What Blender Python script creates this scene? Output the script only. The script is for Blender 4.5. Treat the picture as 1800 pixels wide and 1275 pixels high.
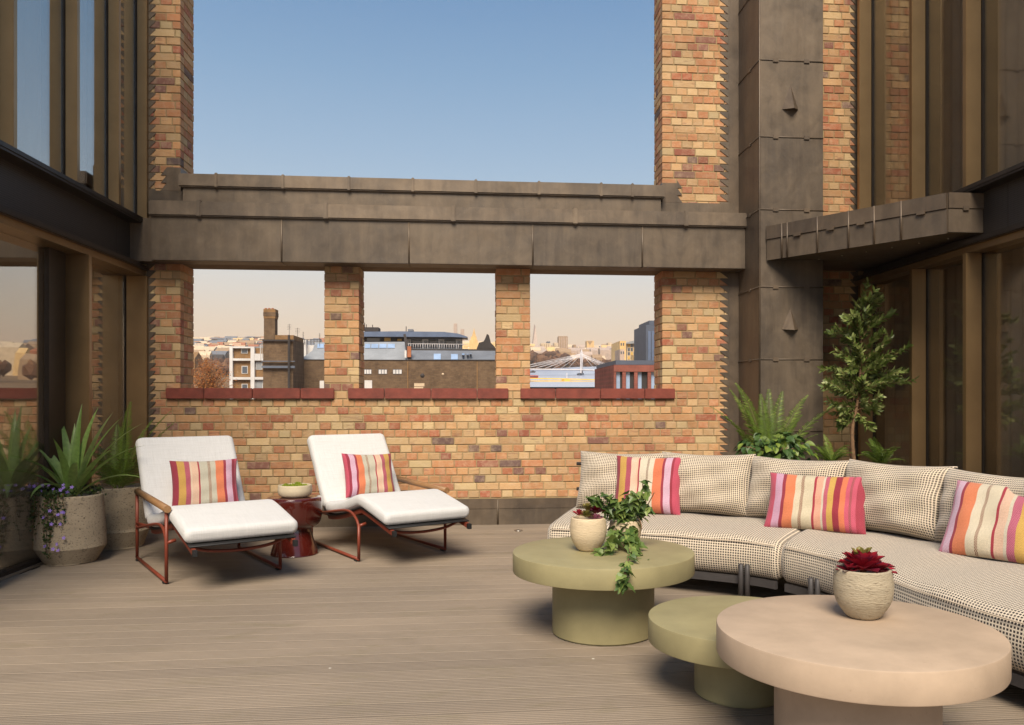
import bpy, bmesh, math, random
from mathutils import Vector, Matrix
R = random.Random(7)
scene = bpy.context.scene
for o in list(bpy.data.objects): bpy.data.objects.remove(o)
COL = scene.collection
PI = math.pi

# ------------------------------------------------------------------ camera
F_PX, CX, CY, VPX, EYE = 1460.0, 974.0, 700.0, 833.0, 1.28
TH = math.atan((CX-VPX)/F_PX); CT, ST = math.cos(TH), math.sin(TH)
cam = bpy.data.cameras.new('camera'); camo = bpy.data.objects.new('camera', cam); COL.objects.link(camo)
camo.location = (0, 0, EYE); camo.rotation_euler = (PI/2, 0, -TH)
cam.sensor_width = 36; cam.lens = 36*F_PX/1800
cam.shift_x = -(CX-900)/1800; cam.shift_y = (CY-637.5)/1800
cam.clip_end = 6000; cam.clip_start = 0.05
scene.camera = camo
scene.render.resolution_x, scene.render.resolution_y = 1024, 725

# ------------------------------------------------------------------ light
SUN_EL, SUN_AZ = math.radians(47), math.radians(8)     # light travels towards +y, turned SUN_AZ towards +x
EXPO = 0.75
scene.view_settings.view_transform = 'Standard'; scene.view_settings.look = 'None'
scene.view_settings.exposure = EXPO; scene.view_settings.gamma = 1
try: scene.view_settings.use_curve_mapping = False
except Exception: pass
world = bpy.data.worlds.new('World'); scene.world = world; world.use_nodes = True
nt = world.node_tree; nt.nodes.clear()
def wn(t, **k):
    n = nt.nodes.new(t)
    for a, b in k.items(): setattr(n, a, b)
    return n
out = wn('ShaderNodeOutputWorld'); bg = wn('ShaderNodeBackground'); bg.inputs['Strength'].default_value = 0.1
sky = wn('ShaderNodeTexSky', sky_type='NISHITA'); sky.sun_disc = False
sky.sun_elevation = SUN_EL; sky.sun_rotation = PI + SUN_AZ
sky.air_density = 1.0; sky.dust_density = 1.5
tc = wn('ShaderNodeTexCoord'); nrm = wn('ShaderNodeVectorMath', operation='NORMALIZE'); sep = wn('ShaderNodeSeparateXYZ')
nt.links.new(tc.outputs['Generated'], nrm.inputs[0]); nt.links.new(nrm.outputs[0], sep.inputs[0])
mr = wn('ShaderNodeMapRange'); mr.inputs['From Min'].default_value = -0.2; mr.inputs['From Max'].default_value = 1.0
nt.links.new(sep.outputs['Z'], mr.inputs['Value'])
ramp = wn('ShaderNodeValToRGB'); nt.links.new(mr.outputs[0], ramp.inputs[0])
def srgb(*c):
    return tuple(((v/255)/12.92 if v/255 <= .04045 else ((v/255+.055)/1.055)**2.4) for v in c)
stops = [(-.05, (150,125,105)), (-.005, (205,170,140)), (.045, (254,208,168)), (.085, (244,216,184)), (.15, (222,219,212)),
         (.215, (178,199,216)), (.28, (158,186,212)), (.36, (134,170,204)), (.435, (112,153,195)), (.7, (106,148,192)), (1., (102,144,190))]
cr = ramp.color_ramp
while len(cr.elements) < len(stops): cr.elements.new(0.5)
for e, (z, c) in zip(cr.elements, stops):
    e.position = (z+.2)/1.2; e.color = (*srgb(*c), 1)
mul = wn('ShaderNodeVectorMath', operation='SCALE'); mul.inputs['Scale'].default_value = 10/(2**EXPO)*1.0
nt.links.new(ramp.outputs[0], mul.inputs[0])
mix = wn('ShaderNodeMix', data_type='RGBA'); mix.inputs['Factor'].default_value = 0.85
nt.links.new(sky.outputs[0], mix.inputs[6]); nt.links.new(mul.outputs[0], mix.inputs[7])
nt.links.new(mix.outputs[2], bg.inputs[0]); nt.links.new(bg.outputs[0], out.inputs[0])

sl = bpy.data.lights.new('sun', 'SUN'); sl.energy = 3.45; sl.angle = math.radians(30); sl.color = (1, .87, .70)
so = bpy.data.objects.new('sun', sl); COL.objects.link(so)
d = Vector((math.sin(SUN_AZ)*math.cos(SUN_EL), math.cos(SUN_AZ)*math.cos(SUN_EL), -math.sin(SUN_EL)))
so.rotation_euler = d.to_track_quat('-Z', 'Y').to_euler(); so.location = (-5, -8, 9)

# ------------------------------------------------------------------ helpers
def at(px, py, y):
    u = (px-CX)/F_PX; dx, dy, dz = u*CT+ST, -u*ST+CT, (CY-py)/F_PX
    t = y/dy; return Vector((dx*t, y, EYE+dz*t))
def thing(name, label, cat, loc=(0,0,0), rz=0, group=None, kind=None):
    o = bpy.data.objects.new(name, None); COL.objects.link(o); o.empty_display_size = .1
    o.location = loc; o.rotation_euler = (0, 0, rz)
    if label: o['label'] = label
    if cat: o['category'] = cat
    if group: o['group'] = group
    if kind: o['kind'] = kind
    return o
def tag(o, label=None, cat=None, group=None, kind=None):
    if label: o['label'] = label
    if cat: o['category'] = cat
    if group: o['group'] = group
    if kind: o['kind'] = kind
    return o
def link_mesh(name, me, parent=None, loc=None, rot=None, scale=None):
    o = bpy.data.objects.new(name, me); COL.objects.link(o)
    if parent: o.parent = parent
    if loc is not None: o.location = loc
    if rot is not None: o.rotation_euler = rot
    if scale is not None: o.scale = scale
    return o
class MB:
    """collects geometry in world (or local) coordinates and links it as ONE mesh object"""
    def __init__(s): s.v = []; s.f = []; s.uv = []; s.c = []; s.sm = []
    def add(s, vs, fs, uvs=None, col=None, smooth=False):
        n = len(s.v); s.v += [tuple(p) for p in vs]
        for i, f in enumerate(fs):
            s.f.append([n+k for k in f]); s.sm.append(smooth)
            s.uv.append([uvs[k] for k in f] if uvs else None); s.c.append(col)
        return s
    def box(s, x0, x1, y0, y1, z0, z1, bev=0, col=None):
        if bev <= 0:
            vs = [(x,y,z) for z in (z0,z1) for y in (y0,y1) for x in (x0,x1)]
            fs = [(0,2,3,1),(4,5,7,6),(0,1,5,4),(2,6,7,3),(0,4,6,2),(1,3,7,5)]
            return s.add(vs, fs, col=col)
        bm = bmesh.new(); bmesh.ops.create_cube(bm, size=1)
        for v in bm.verts: v.co = Vector(((x0+x1)/2+v.co.x*(x1-x0), (y0+y1)/2+v.co.y*(y1-y0), (z0+z1)/2+v.co.z*(z1-z0)))
        bmesh.ops.bevel(bm, geom=bm.edges[:], offset=bev, segments=2, affect='EDGES')
        s.bm(bm, col); return s
    def bm(s, bm, col=None, smooth=False):
        bm.verts.ensure_lookup_table(); bm.verts.index_update()
        s.add([v.co[:] for v in bm.verts], [[v.index for v in f.verts] for f in bm.faces], col=col, smooth=smooth); bm.free()
    def obox(s, c, ax, ay, az, hx, hy, hz, col=None):
        """box with centre c, unit axes and half sizes"""
        c, ax, ay, az = Vector(c), Vector(ax), Vector(ay), Vector(az)
        vs = [c+ax*hx*i+ay*hy*j+az*hz*k for k in (-1,1) for j in (-1,1) for i in (-1,1)]
        return s.add(vs, [(0,2,3,1),(4,5,7,6),(0,1,5,4),(2,6,7,3),(0,4,6,2),(1,3,7,5)], col=col)
    def prism(s, poly, z0, z1, col=None):
        n = len(poly); vs = [(x,y,z0) for x,y in poly]+[(x,y,z1) for x,y in poly]
        fs = [list(range(n))[::-1], [n+i for i in range(n)]]+[(i,(i+1)%n,n+(i+1)%n,n+i) for i in range(n)]
        return s.add(vs, fs, col=col)
    def lathe(s, prof, c=(0,0,0), seg=48, smooth=True, closed=True, col=None):
        n = len(prof); vs = []; fs = []
        for r, z in prof:
            for k in range(seg):
                a = 2*PI*k/seg; vs.append((c[0]+r*math.cos(a), c[1]+r*math.sin(a), c[2]+z))
        for i in range(n-1):
            for k in range(seg):
                k2 = (k+1) % seg; fs.append((i*seg+k, i*seg+k2, (i+1)*seg+k2, (i+1)*seg+k))
        if closed:
            fs.append([k for k in range(seg)][::-1]); fs.append([(n-1)*seg+k for k in range(seg)])
        return s.add(vs, fs, smooth=smooth, col=col)
    def tube(s, pts, r, seg=10, smooth=True, cap=True, col=None, loop=False):
        pts = [Vector(p) for p in pts]; n = len(pts)
        rr = r if isinstance(r, (list, tuple)) else [r]*n
        vs = []; fs = []; up = None
        for i in range(n):
            a = pts[(i-1) % n] if (loop or i > 0) else pts[i]
            b = pts[(i+1) % n] if (loop or i < n-1) else pts[i]
            t = (b-a).normalized()
            if up is None: up = t.orthogonal().normalized()
            up = (up-t*up.dot(t)).normalized(); w = t.cross(up)
            for k in range(seg):
                an = 2*PI*k/seg; vs.append(pts[i]+(up*math.cos(an)+w*math.sin(an))*rr[i])
        m = n if loop else n-1
        for i in range(m):
            j = (i+1) % n
            for k in range(seg):
                k2 = (k+1) % seg; fs.append((i*seg+k, i*seg+k2, j*seg+k2, j*seg+k))
        if cap and not loop: fs.append(list(range(seg))[::-1]); fs.append([(n-1)*seg+k for k in range(seg)])
        return s.add(vs, fs, smooth=smooth, col=col)
    def mesh(s, name, mat, off=(0,0,0)):
        me = bpy.data.meshes.new(name)
        me.from_pydata([(x-off[0], y-off[1], z-off[2]) for x,y,z in s.v], [], s.f)
        if any(u is not None for u in s.uv):
            l = me.uv_layers.new(name='UVMap'); i = 0; buf = []
            for f, u in zip(s.f, s.uv):
                for k in range(len(f)): buf += list(u[k]) if u else [0, 0]
            l.data.foreach_set('uv', buf)
        if any(c is not None for c in s.c):
            a = me.color_attributes.new('tone', 'FLOAT_COLOR', 'CORNER'); buf = []
            for f, c in zip(s.f, s.c):
                c = c if c is not None else (.5,.5,.5)
                for k in f: buf += [c[0], c[1], c[2], 1]
            a.data.foreach_set('color', buf)
        me.polygons.foreach_set('use_smooth', s.sm)
        for m in (mat if isinstance(mat, (list, tuple)) else [mat]): me.materials.append(m)
        me.update(); return me
    def build(s, name, mat, parent=None, local=False):
        off = (0,0,0)
        if parent and not local:
            p = parent; o = Vector((0,0,0))
            while p: o += Vector(p.location); p = p.parent
            off = o
        return link_mesh(name, s.mesh(name, mat, off), parent)
def smooth_path(pts, n=8, loop=False):
    pts = [Vector(p) for p in pts]; out = []
    m = len(pts)
    for i in range(m-1):
        p0 = pts[max(i-1, 0)]; p1 = pts[i]; p2 = pts[i+1]; p3 = pts[min(i+2, m-1)]
        for k in range(n):
            t = k/n
            out.append(.5*((2*p1)+(p2-p0)*t+(2*p0-5*p1+4*p2-p3)*t*t+(-p0+3*p1-3*p2+p3)*t**3))
    out.append(pts[-1]); return out

# ------------------------------------------------------------------ materials
class NT:
    def __init__(s, name):
        s.m = bpy.data.materials.new(name); s.m.use_nodes = True; s.t = s.m.node_tree
        s.b = s.t.nodes['Principled BSDF']; s.o = s.t.nodes['Material Output']
    def n(s, t, ins=None, **k):
        x = s.t.nodes.new(t)
        for a, b in k.items(): setattr(x, a, b)
        for a, b in (ins or {}).items(): s.set(x, a, b)
        return x
    def set(s, x, a, b):
        if hasattr(b, 'links') or isinstance(b, bpy.types.NodeSocket): s.t.links.new(b, x.inputs[a])
        else: x.inputs[a].default_value = b
    def coords(s, kind='Object', scale=(1,1,1)):
        if kind == 'World': v = s.n('ShaderNodeNewGeometry').outputs['Position']
        else: v = s.n('ShaderNodeTexCoord').outputs[kind]
        return s.n('ShaderNodeVectorMath', {0: v, 1: scale}, operation='MULTIPLY').outputs[0]
    def noise(s, v, scale=5, detail=4, rough=.6, dist=0):
        return s.n('ShaderNodeTexNoise', {'Vector': v, 'Scale': scale, 'Detail': detail, 'Roughness': rough, 'Distortion': dist}).outputs['Fac']
    def ramp(s, fac, stops, interp='LINEAR'):
        r = s.n('ShaderNodeValToRGB', {'Fac': fac}); c = r.color_ramp; c.interpolation = interp
        while len(c.elements) < len(stops): c.elements.new(.5)
        for e, (p, col) in zip(c.elements, stops):
            e.position = p; e.color = (*col, 1) if len(col) == 3 else col
        return r.outputs[0]
    def mix(s, f, a, b, mode='MIX'):
        x = s.n('ShaderNodeMix', data_type='RGBA', blend_type=mode)
        s.set(x, 0, f)
        for i, q in ((6, a), (7, b)):
            if isinstance(q, tuple): x.inputs[i].default_value = (*q, 1) if len(q) == 3 else q
            else: s.set(x, i, q)
        return x.outputs[2]
    def math(s, op, a, b=0, c=0):
        x = s.n('ShaderNodeMath', operation=op); s.set(x, 0, a); s.set(x, 1, b)
        if op in ('MULTIPLY_ADD', 'COMPARE', 'SMOOTH_MIN', 'WRAP'): s.set(x, 2, c)
        return x.outputs[0]
    def bump(s, h, strength=.3, dist=.01, normal=None):
        x = s.n('ShaderNodeBump', {'Height': h, 'Strength': strength, 'Distance': dist})
        if normal is not None: s.set(x, 'Normal', normal)
        s.t.links.new(x.outputs[0], s.b.inputs['Normal']); return x.outputs[0]
    def p(s, **k):
        names = dict(base='Base Color', rough='Roughness', metal='Metallic', spec='Specular IOR Level', coat='Coat Weight',
                     coatr='Coat Roughness', sheen='Sheen Weight', sub='Subsurface Weight', trans='Transmission Weight')
        for a, b in k.items():
            if isinstance(b, tuple) and len(b) == 3: b = (*b, 1)
            s.set(s.b, names[a], b)
        return s.m
def simple(name, col, rough=.6, metal=0, var=.15, scale=8, bump=0, bs=60, kind='Object', **k):
    t = NT(name); v = t.coords(kind)
    f = t.noise(v, scale, 5)
    lo = tuple(c*(1-var) for c in col); hi = tuple(min(1, c*(1+var)) for c in col)
    t.p(base=t.ramp(f, [(.3, lo), (.7, hi)]), rough=rough, metal=metal, **k)
    if bump: t.bump(t.noise(v, bs, 3), bump, .005)
    return t.m
def brick_mat():
    t = NT('brick'); v = t.coords('World')
    a = t.n('ShaderNodeAttribute', attribute_name='tone'); s = t.n('ShaderNodeSeparateColor', {0: a.outputs['Color']})
    tone, shade, streak = s.outputs[0], s.outputs[1], s.outputs[2]
    base = t.ramp(tone, [(0, (.56,.43,.235)), (.16, (.54,.36,.19)), (.3, (.54,.34,.175)), (.46, (.52,.285,.135)), (.6, (.49,.235,.115)),
                         (.74, (.45,.19,.10)), (.86, (.37,.125,.075)), (.93, (.22,.11,.09)), (1, (.15,.11,.10))])
    n1 = t.noise(v, 14, 6, .7); n2 = t.noise(t.n('ShaderNodeVectorMath', {0: v, 1: (9,9,55)}, operation='MULTIPLY').outputs[0], 1, 4, .6)
    n3 = t.noise(v, 3.2, 4, .6)
    c = t.mix(t.math('MULTIPLY', t.ramp(n1, [(.45, (0,0,0)), (.75, (1,1,1))]), .55), base, (.60,.46,.31))
    c = t.mix(t.math('MULTIPLY', t.ramp(n2, [(.52, (0,0,0)), (.7, (1,1,1))]), t.math('MULTIPLY', streak, .6)), c, (.22,.10,.08))
    c = t.mix(t.math('MULTIPLY', t.ramp(n3, [(.5, (0,0,0)), (.78, (1,1,1))]), .35), c, (.23,.15,.08))
    c = t.mix(1.0, c, t.ramp(shade, [(0, (.78,.78,.79)), (1, (1.10,1.09,1.08))]), 'MULTIPLY')
    big = t.noise(t.n('ShaderNodeVectorMath', {0: v, 1: (1,1,1.4)}, operation='MULTIPLY').outputs[0], .9, 5, .6)
    c = t.mix(t.math('MULTIPLY', t.ramp(big, [(.45, (0,0,0)), (.72, (1,1,1))]), .38), c, (.27,.165,.10))
    t.p(base=c, rough=.9, spec=.2)
    h = t.math('ADD', t.noise(v, 55, 5, .7), t.math('MULTIPLY', t.noise(v, 16, 3), 1.2))
    t.bump(h, .55, .006); return t.m
def mortar_mat():
    t = NT('mortar'); v = t.coords('World')
    c = t.ramp(t.noise(v, 9, 6, .7), [(.3, (.27,.195,.105)), (.55, (.35,.26,.14)), (.75, (.43,.34,.21))])
    t.p(base=c, rough=.95, spec=.1); t.bump(t.noise(v, 120, 4, .8), .6, .004); return t.m
def lead_mat(name='lead', tint=(1,1,1), metal=.25):
    t = NT(name); v = t.coords('World')
    st = t.noise(t.n('ShaderNodeVectorMath', {0: v, 1: (5,5,.45)}, operation='MULTIPLY').outputs[0], 1.7, 5, .6)
    pt = t.noise(v, 1.5, 8, .62, .6); pt2 = t.noise(t.n('ShaderNodeVectorMath', {0: v, 1: (1,1,.7)}, operation='MULTIPLY').outputs[0], 6, 7, .75, 1.2); fine = t.noise(v, 34, 4, .7)
    rnd = t.n('ShaderNodeObjectInfo').outputs['Random']
    f = t.math('ADD', t.math('ADD', t.math('MULTIPLY', pt, .45), t.math('MULTIPLY', pt2, .28)), t.math('MULTIPLY_ADD', rnd, .10, .09))
    c = t.ramp(f, [(.34, (.066,.052,.042)), (.46, (.098,.076,.056)), (.57, (.140,.106,.074)), (.70, (.195,.152,.106))])
    c = t.mix(t.math('MULTIPLY', t.ramp(st, [(.48, (0,0,0)), (.80, (1,1,1))]), .42), c, (.20,.152,.105))
    c = t.mix(t.math('MULTIPLY', t.ramp(st, [(.22, (1,1,1)), (.52, (0,0,0))]), .32), c, (.048,.041,.036))
    c = t.mix(t.math('MULTIPLY', t.ramp(fine, [(.6, (0,0,0)), (.8, (1,1,1))]), .25), c, (.24,.21,.17))
    if tint != (1,1,1): c = t.mix(1.0, c, tint, 'MULTIPLY')
    t.p(base=c, rough=t.ramp(pt2, [(.3, (.38,)*3), (.7, (.58,)*3)]), metal=metal, spec=.5)
    t.bump(t.math('ADD', t.noise(v, 3.0, 2, .4), t.math('MULTIPLY', fine, .03)), .4, .03); return t.m
def deck_mat():
    t = NT('weathered_decking'); v = t.coords('World')
    g = t.n('ShaderNodeVectorMath', {0: v, 1: (3.5,26,1)}, operation='MULTIPLY').outputs[0]
    a = t.n('ShaderNodeAttribute', attribute_name='tone'); s = t.n('ShaderNodeSeparateColor', {0: a.outputs['Color']})
    grain = t.noise(g, 3, 5, .65); pat = t.noise(t.n('ShaderNodeVectorMath', {0: v, 1: (.55,1.1,1)}, operation='MULTIPLY').outputs[0], 1.3, 6, .6, .5)
    alg = t.noise(t.n('ShaderNodeVectorMath', {0: v, 1: (1.3,4.2,1)}, operation='MULTIPLY').outputs[0], 1.5, 7, .72, .6)
    c = t.ramp(grain, [(.2, (.185,.145,.108)), (.5, (.213,.169,.127)), (.8, (.240,.193,.147))])
    c = t.mix(t.math('MULTIPLY', t.ramp(pat, [(.42, (0,0,0)), (.7, (1,1,1))]), .55), c, (.30,.235,.175))
    c = t.mix(t.math('MULTIPLY', t.ramp(alg, [(.55, (0,0,0)), (.72, (1,1,1))]), .5), c, (.150,.125,.065))
    sp = t.n('ShaderNodeTexVoronoi', {'Vector': v, 'Scale': 2.3}).outputs['Distance']
    c = t.mix(t.ramp(sp, [(.012, (1,1,1)), (.02, (0,0,0))]), c, (.62,.58,.50))
    c = t.mix(1.0, c, t.ramp(s.outputs[0], [(0, (.91,.91,.91)), (1, (1.08,1.08,1.07))]), 'MULTIPLY')
    t.p(base=c, rough=.62, spec=.35); t.bump(t.math('ADD', grain, t.noise(v, 90, 3)), .25, .003); return t.m
def dot_fabric():
    t = NT('dotted_woven_fabric'); uv = t.n('ShaderNodeTexCoord').outputs['UV']
    p = t.n('ShaderNodeVectorMath', {0: uv, 1: (1/.0162, 1/.0162, 1)}, operation='MULTIPLY').outputs[0]
    fr = t.n('ShaderNodeVectorMath', {0: p}, operation='FRACTION').outputs[0]
    s = t.n('ShaderNodeSeparateXYZ', {0: fr})
    def inside(x, w): return t.math('LESS_THAN', t.math('ABSOLUTE', t.math('SUBTRACT', x, .5)), w)
    m = t.math('MULTIPLY', inside(s.outputs[0], .32), inside(s.outputs[1], .31))
    ln = t.math('MULTIPLY', t.math('SUBTRACT', 1, inside(s.outputs[1], .43)), .10)
    n = t.noise(uv, 40, 3)
    cream = t.ramp(n, [(.3, (.60,.51,.39)), (.7, (.72,.62,.49))])
    c = t.mix(t.math('MAXIMUM', m, ln), cream, (.030,.022,.020))
    t.p(base=c, rough=.9, spec=.15, sheen=.25)
    wv = t.noise(uv, 420, 2); t.bump(t.math('ADD', t.math('MULTIPLY', m, -1), wv), .4, .002); return t.m
def white_fabric():
    t = NT('white_linen_fabric'); v = t.coords('Object')
    w1 = t.noise(t.n('ShaderNodeVectorMath', {0: v, 1: (6,190,190)}, operation='MULTIPLY').outputs[0], 1, 3)
    w2 = t.noise(t.n('ShaderNodeVectorMath', {0: v, 1: (190,8,8)}, operation='MULTIPLY').outputs[0], 1, 3)
    w = t.math('ADD', w1, w2)
    c = t.ramp(t.math('MULTIPLY', w, .5), [(.36, (.54,.54,.535)), (.6, (.63,.63,.63))])
    t.p(base=c, rough=.92, spec=.15, sheen=.2)
    t.bump(t.math('ADD', w, t.math('MULTIPLY', t.noise(v, 7, 2), 1.5)), .35, .004); return t.m
def stripe_fabric(name, cols):
    """cols: (start, srgb, pattern)"""
    t = NT(name); uv = t.n('ShaderNodeTexCoord').outputs['UV']; s = t.n('ShaderNodeSeparateXYZ', {0: uv})
    u, v = s.outputs[0], s.outputs[1]
    st = [(a, srgb(*c)) for a, c, p in cols]
    c = t.ramp(u, st, 'CONSTANT')
    alt = t.ramp(u, [(a, srgb(*(p if p else c_))) for a, c_, p in cols], 'CONSTANT')
    fl = t.math('FRACT', t.math('MULTIPLY', v, 34)); lines = t.math('GREATER_THAN', fl, .55)
    fu = t.math('FRACT', t.math('MULTIPLY', u, 62)); chk = t.math('ABSOLUTE', t.math('SUBTRACT', lines, t.math('GREATER_THAN', fu, .5)))
    c = t.mix(chk, c, alt)
    c = t.mix(1.0, c, t.ramp(t.noise(uv, 60, 3), [(.3, (.62,.62,.62)), (.7, (.80,.80,.80))]), 'MULTIPLY')
    c = t.n('ShaderNodeHueSaturation', {'Color': c, 'Saturation': .90}).outputs[0]
    t.p(base=c, rough=.9, spec=.1, sheen=.2)
    t.bump(t.math('ADD', t.noise(uv, 130, 2), t.math('MULTIPLY', lines, .25)), .4, .002); return t.m
def glass_mat(name, tint, ior):
    t = NT(name); t.t.nodes.remove(t.b)
    tr = t.n('ShaderNodeBsdfTransparent', {'Color': (*tint, 1)}); gl = t.n('ShaderNodeBsdfGlossy', {'Roughness': .012, 'Color': (.96,.95,.93,1)})
    v = t.coords('World'); bm = t.n('ShaderNodeBump', {'Height': t.noise(v, .9, 2), 'Strength': .05, 'Distance': .05})
    t.t.links.new(bm.outputs[0], gl.inputs['Normal'])
    gm_ = t.n('ShaderNodeNewGeometry'); dt = t.n('ShaderNodeVectorMath', {0: gm_.outputs['Normal'], 1: gm_.outputs['Incoming']}, operation='DOT_PRODUCT')
    q = t.math('POWER', t.math('SUBTRACT', 1, t.math('ABSOLUTE', dt.outputs['Value'])), 4)
    fr = t.math('ADD', ior, t.math('MULTIPLY', q, 1-ior))          # ior here is the reflectance seen head on, per face
    mx = t.n('ShaderNodeMixShader', {0: fr}); t.t.links.new(tr.outputs[0], mx.inputs[1]); t.t.links.new(gl.outputs[0], mx.inputs[2])
    t.t.links.new(mx.outputs[0], t.o.inputs[0]); return t.m
def speckle(name, col, dark, scale=55, rough=.85, bump=.5, stretch=(1,1,1), th=(.60,.68)):
    t = NT(name); v = t.coords('Object', stretch)
    n = t.noise(v, scale, 3, .7); b = t.noise(v, 4, 4)
    c = t.ramp(b, [(.3, tuple(x*.85 for x in col)), (.7, tuple(min(1, x*1.12) for x in col))])
    c = t.mix(t.ramp(n, [(th[0], (0,0,0)), (th[1], (1,1,1))]), c, dark)
    t.p(base=c, rough=rough, spec=.2); t.bump(t.math('SUBTRACT', t.noise(v, scale*1.6, 3), t.math('MULTIPLY', n, .8)), bump, .006); return t.m
def leaf_mat(name, c0, c1, c2=None, rough=.5, scale=6, sub=0):
    t = NT(name); v = t.coords('World')
    a = t.n('ShaderNodeAttribute', attribute_name='tone'); s = t.n('ShaderNodeSeparateColor', {0: a.outputs['Color']})
    oi = t.n('ShaderNodeObjectInfo').outputs['Random']
    f = t.math('FRACT', t.math('ADD', s.outputs[0], oi))
    c = t.ramp(f, [(0, c0), (.6, c1), (1, c2 or c1)])
    c = t.mix(1.0, c, t.ramp(t.noise(v, scale*6, 3), [(.3, (.75,.75,.75)), (.7, (1.15,1.15,1.15))]), 'MULTIPLY')
    t.p(base=c, rough=rough, spec=.45)
    tr = t.n('ShaderNodeBsdfTranslucent'); t.t.links.new(c, tr.inputs[0])
    mx = t.n('ShaderNodeMixShader', {0: .22}); t.t.links.new(t.b.outputs[0], mx.inputs[1]); t.t.links.new(tr.outputs[0], mx.inputs[2])
    t.t.links.new(mx.outputs[0], t.o.inputs[0]); return t.m

M = dict(
    lead_cope=lead_mat('lead_coping', (1.28,1.27,1.26)),
    brick=brick_mat(), mortar=mortar_mat(), lead=lead_mat(), lead_side=lead_mat('lead_weathered', (1.0,.97,.95)),
    deck=deck_mat(), dots=dot_fabric(), white=white_fabric(),
    bronze=simple('bronze_anodised_metal', (.30,.200,.100), .38, .75, .12, 3, kind='World'),
    dark=simple('dark_bronze_metal', (.040,.032,.026), .42, .6, .2, 4),
    char=simple('charcoal_powder_coat', (.055,.050,.050), .5, .1, .12, 20),
    red=simple('brick_red_powder_coat', (.20,.042,.022), .42, .1, .12, 20),
    black=simple('black_rubber', (.012,.012,.013), .6, 0, .2, 20),
    tile=simple('red_quarry_tile', (.19,.043,.028), .5, 0, .28, 9, .3, 40, 'World'),
    ox=simple('glazed_oxblood_ceramic', (.070,.009,.006), .14, 0, .25, 4, coat=1.0, coatr=.04),
    green=speckle('sage_green_concrete', (.30,.262,.140), (.25,.215,.11), 80, .50, .05, th=(.64,.76)),
    sand=speckle('sand_coloured_concrete', (.455,.345,.25), (.39,.295,.21), 60, .50, .05, th=(.64,.76)),
    planter=speckle('grey_textured_stoneware', (.38,.31,.22), (.12,.095,.07), 60, .9, .8, (1,1,1.6), (.57,.66)),
    cpot=speckle('cream_ribbed_ceramic', (.62,.50,.34), (.42,.33,.21), 42, .75, .7, (1,1,5), (.62,.72)),
    gpot=speckle('stone_coloured_ribbed_ceramic', (.42,.36,.26), (.20,.16,.11), 34, .8, .9, (1,1,6), (.58,.68)),
    bowl=speckle('pale_stone_bowl', (.50,.43,.31), (.4,.34,.24), 60, .7, .3, th=(.66,.74)),
    moss=simple('green_moss', (.24,.30,.02), .95, 0, .5, 60, 1, 200),
    gravel=simple('pale_gravel', (.58,.45,.33), .9, 0, .4, 160, 1, 220),
    soil=simple('dark_soil', (.035,.025,.018), .95, 0, .4, 60, .8, 120),
    yucca=leaf_mat('yucca_leaf', (.15,.25,.05), (.25,.37,.10), (.38,.48,.18), .36),
    fern=leaf_mat('fern_leaf', (.085,.15,.018), (.15,.23,.030), (.22,.30,.06), .45),
    ivy=leaf_mat('ivy_leaf', (.06,.12,.03), (.14,.21,.05), (.26,.33,.09), .42),
    tree=leaf_mat('tree_leaf', (.09,.14,.028), (.19,.25,.06), (.32,.36,.13), .42),
    bush=leaf_mat('bush_leaf', (.035,.080,.022), (.075,.14,.035), (.24,.32,.05), .45),
    trail=leaf_mat('trailing_leaf', (.018,.040,.012), (.045,.080,.018), (.08,.13,.02), .5),
    violet=simple('violet_petal', (.30,.19,.62), .6, 0, .2, 30),
    succ=leaf_mat('red_succulent_leaf', (.24,.010,.022), (.36,.018,.035), (.16,.02,.05), .35),
    succg=leaf_mat('green_succulent_leaf', (.16,.15,.03), (.24,.20,.05), None, .4),
    succp=leaf_mat('pink_succulent_leaf', (.42,.13,.22), (.50,.2,.28), None, .5),
    wood=None, bark=simple('bark', (.20,.115,.060), .85, 0, .35, 40, .7, 90),
    glassL=glass_mat('coated_glass', (.80,.79,.77), .34), glassR=glass_mat('tinted_glass', (.86,.83,.78), .10),
    room=simple('room_plaster', (.38,.33,.27), .9, 0, .1, 2), curtain=simple('beige_curtain', (.55,.46,.36), .9, 0, .15, 3),
    steel=simple('brushed_steel', (.45,.42,.38), .35, .9, .1, 30),
)
def wood_mat():
    t = NT('oiled_teak'); v = t.coords('Object', (60,3,60))
    t.p(base=t.ramp(t.noise(v, 1, 5), [(.3, (.20,.10,.040)), (.7, (.34,.19,.085))]), rough=.5); return t.m
M['wood'] = wood_mat()

M['grime_shade'] = simple('grime_and_painted_shade_in_board_gap', (.030,.024,.018), .95, 0, .3, 20)  # grime plus the shade of the gap, put into the board side colour
# ------------------------------------------------------------------ layout constants (metres; wall face at y=D, deck at z=0)
D = 8.43; WT = .39                       # brick face, wall thickness
XL, XR = -3.15, 3.99                     # outer planes of the two glazed facades
Z1, Z2 = 2.52, 2.99                      # undersides / tops of the floor-edge band
TOPZ = 6.6
YF, YB = -.6, D                          # facades run from YF to the wall

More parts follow.
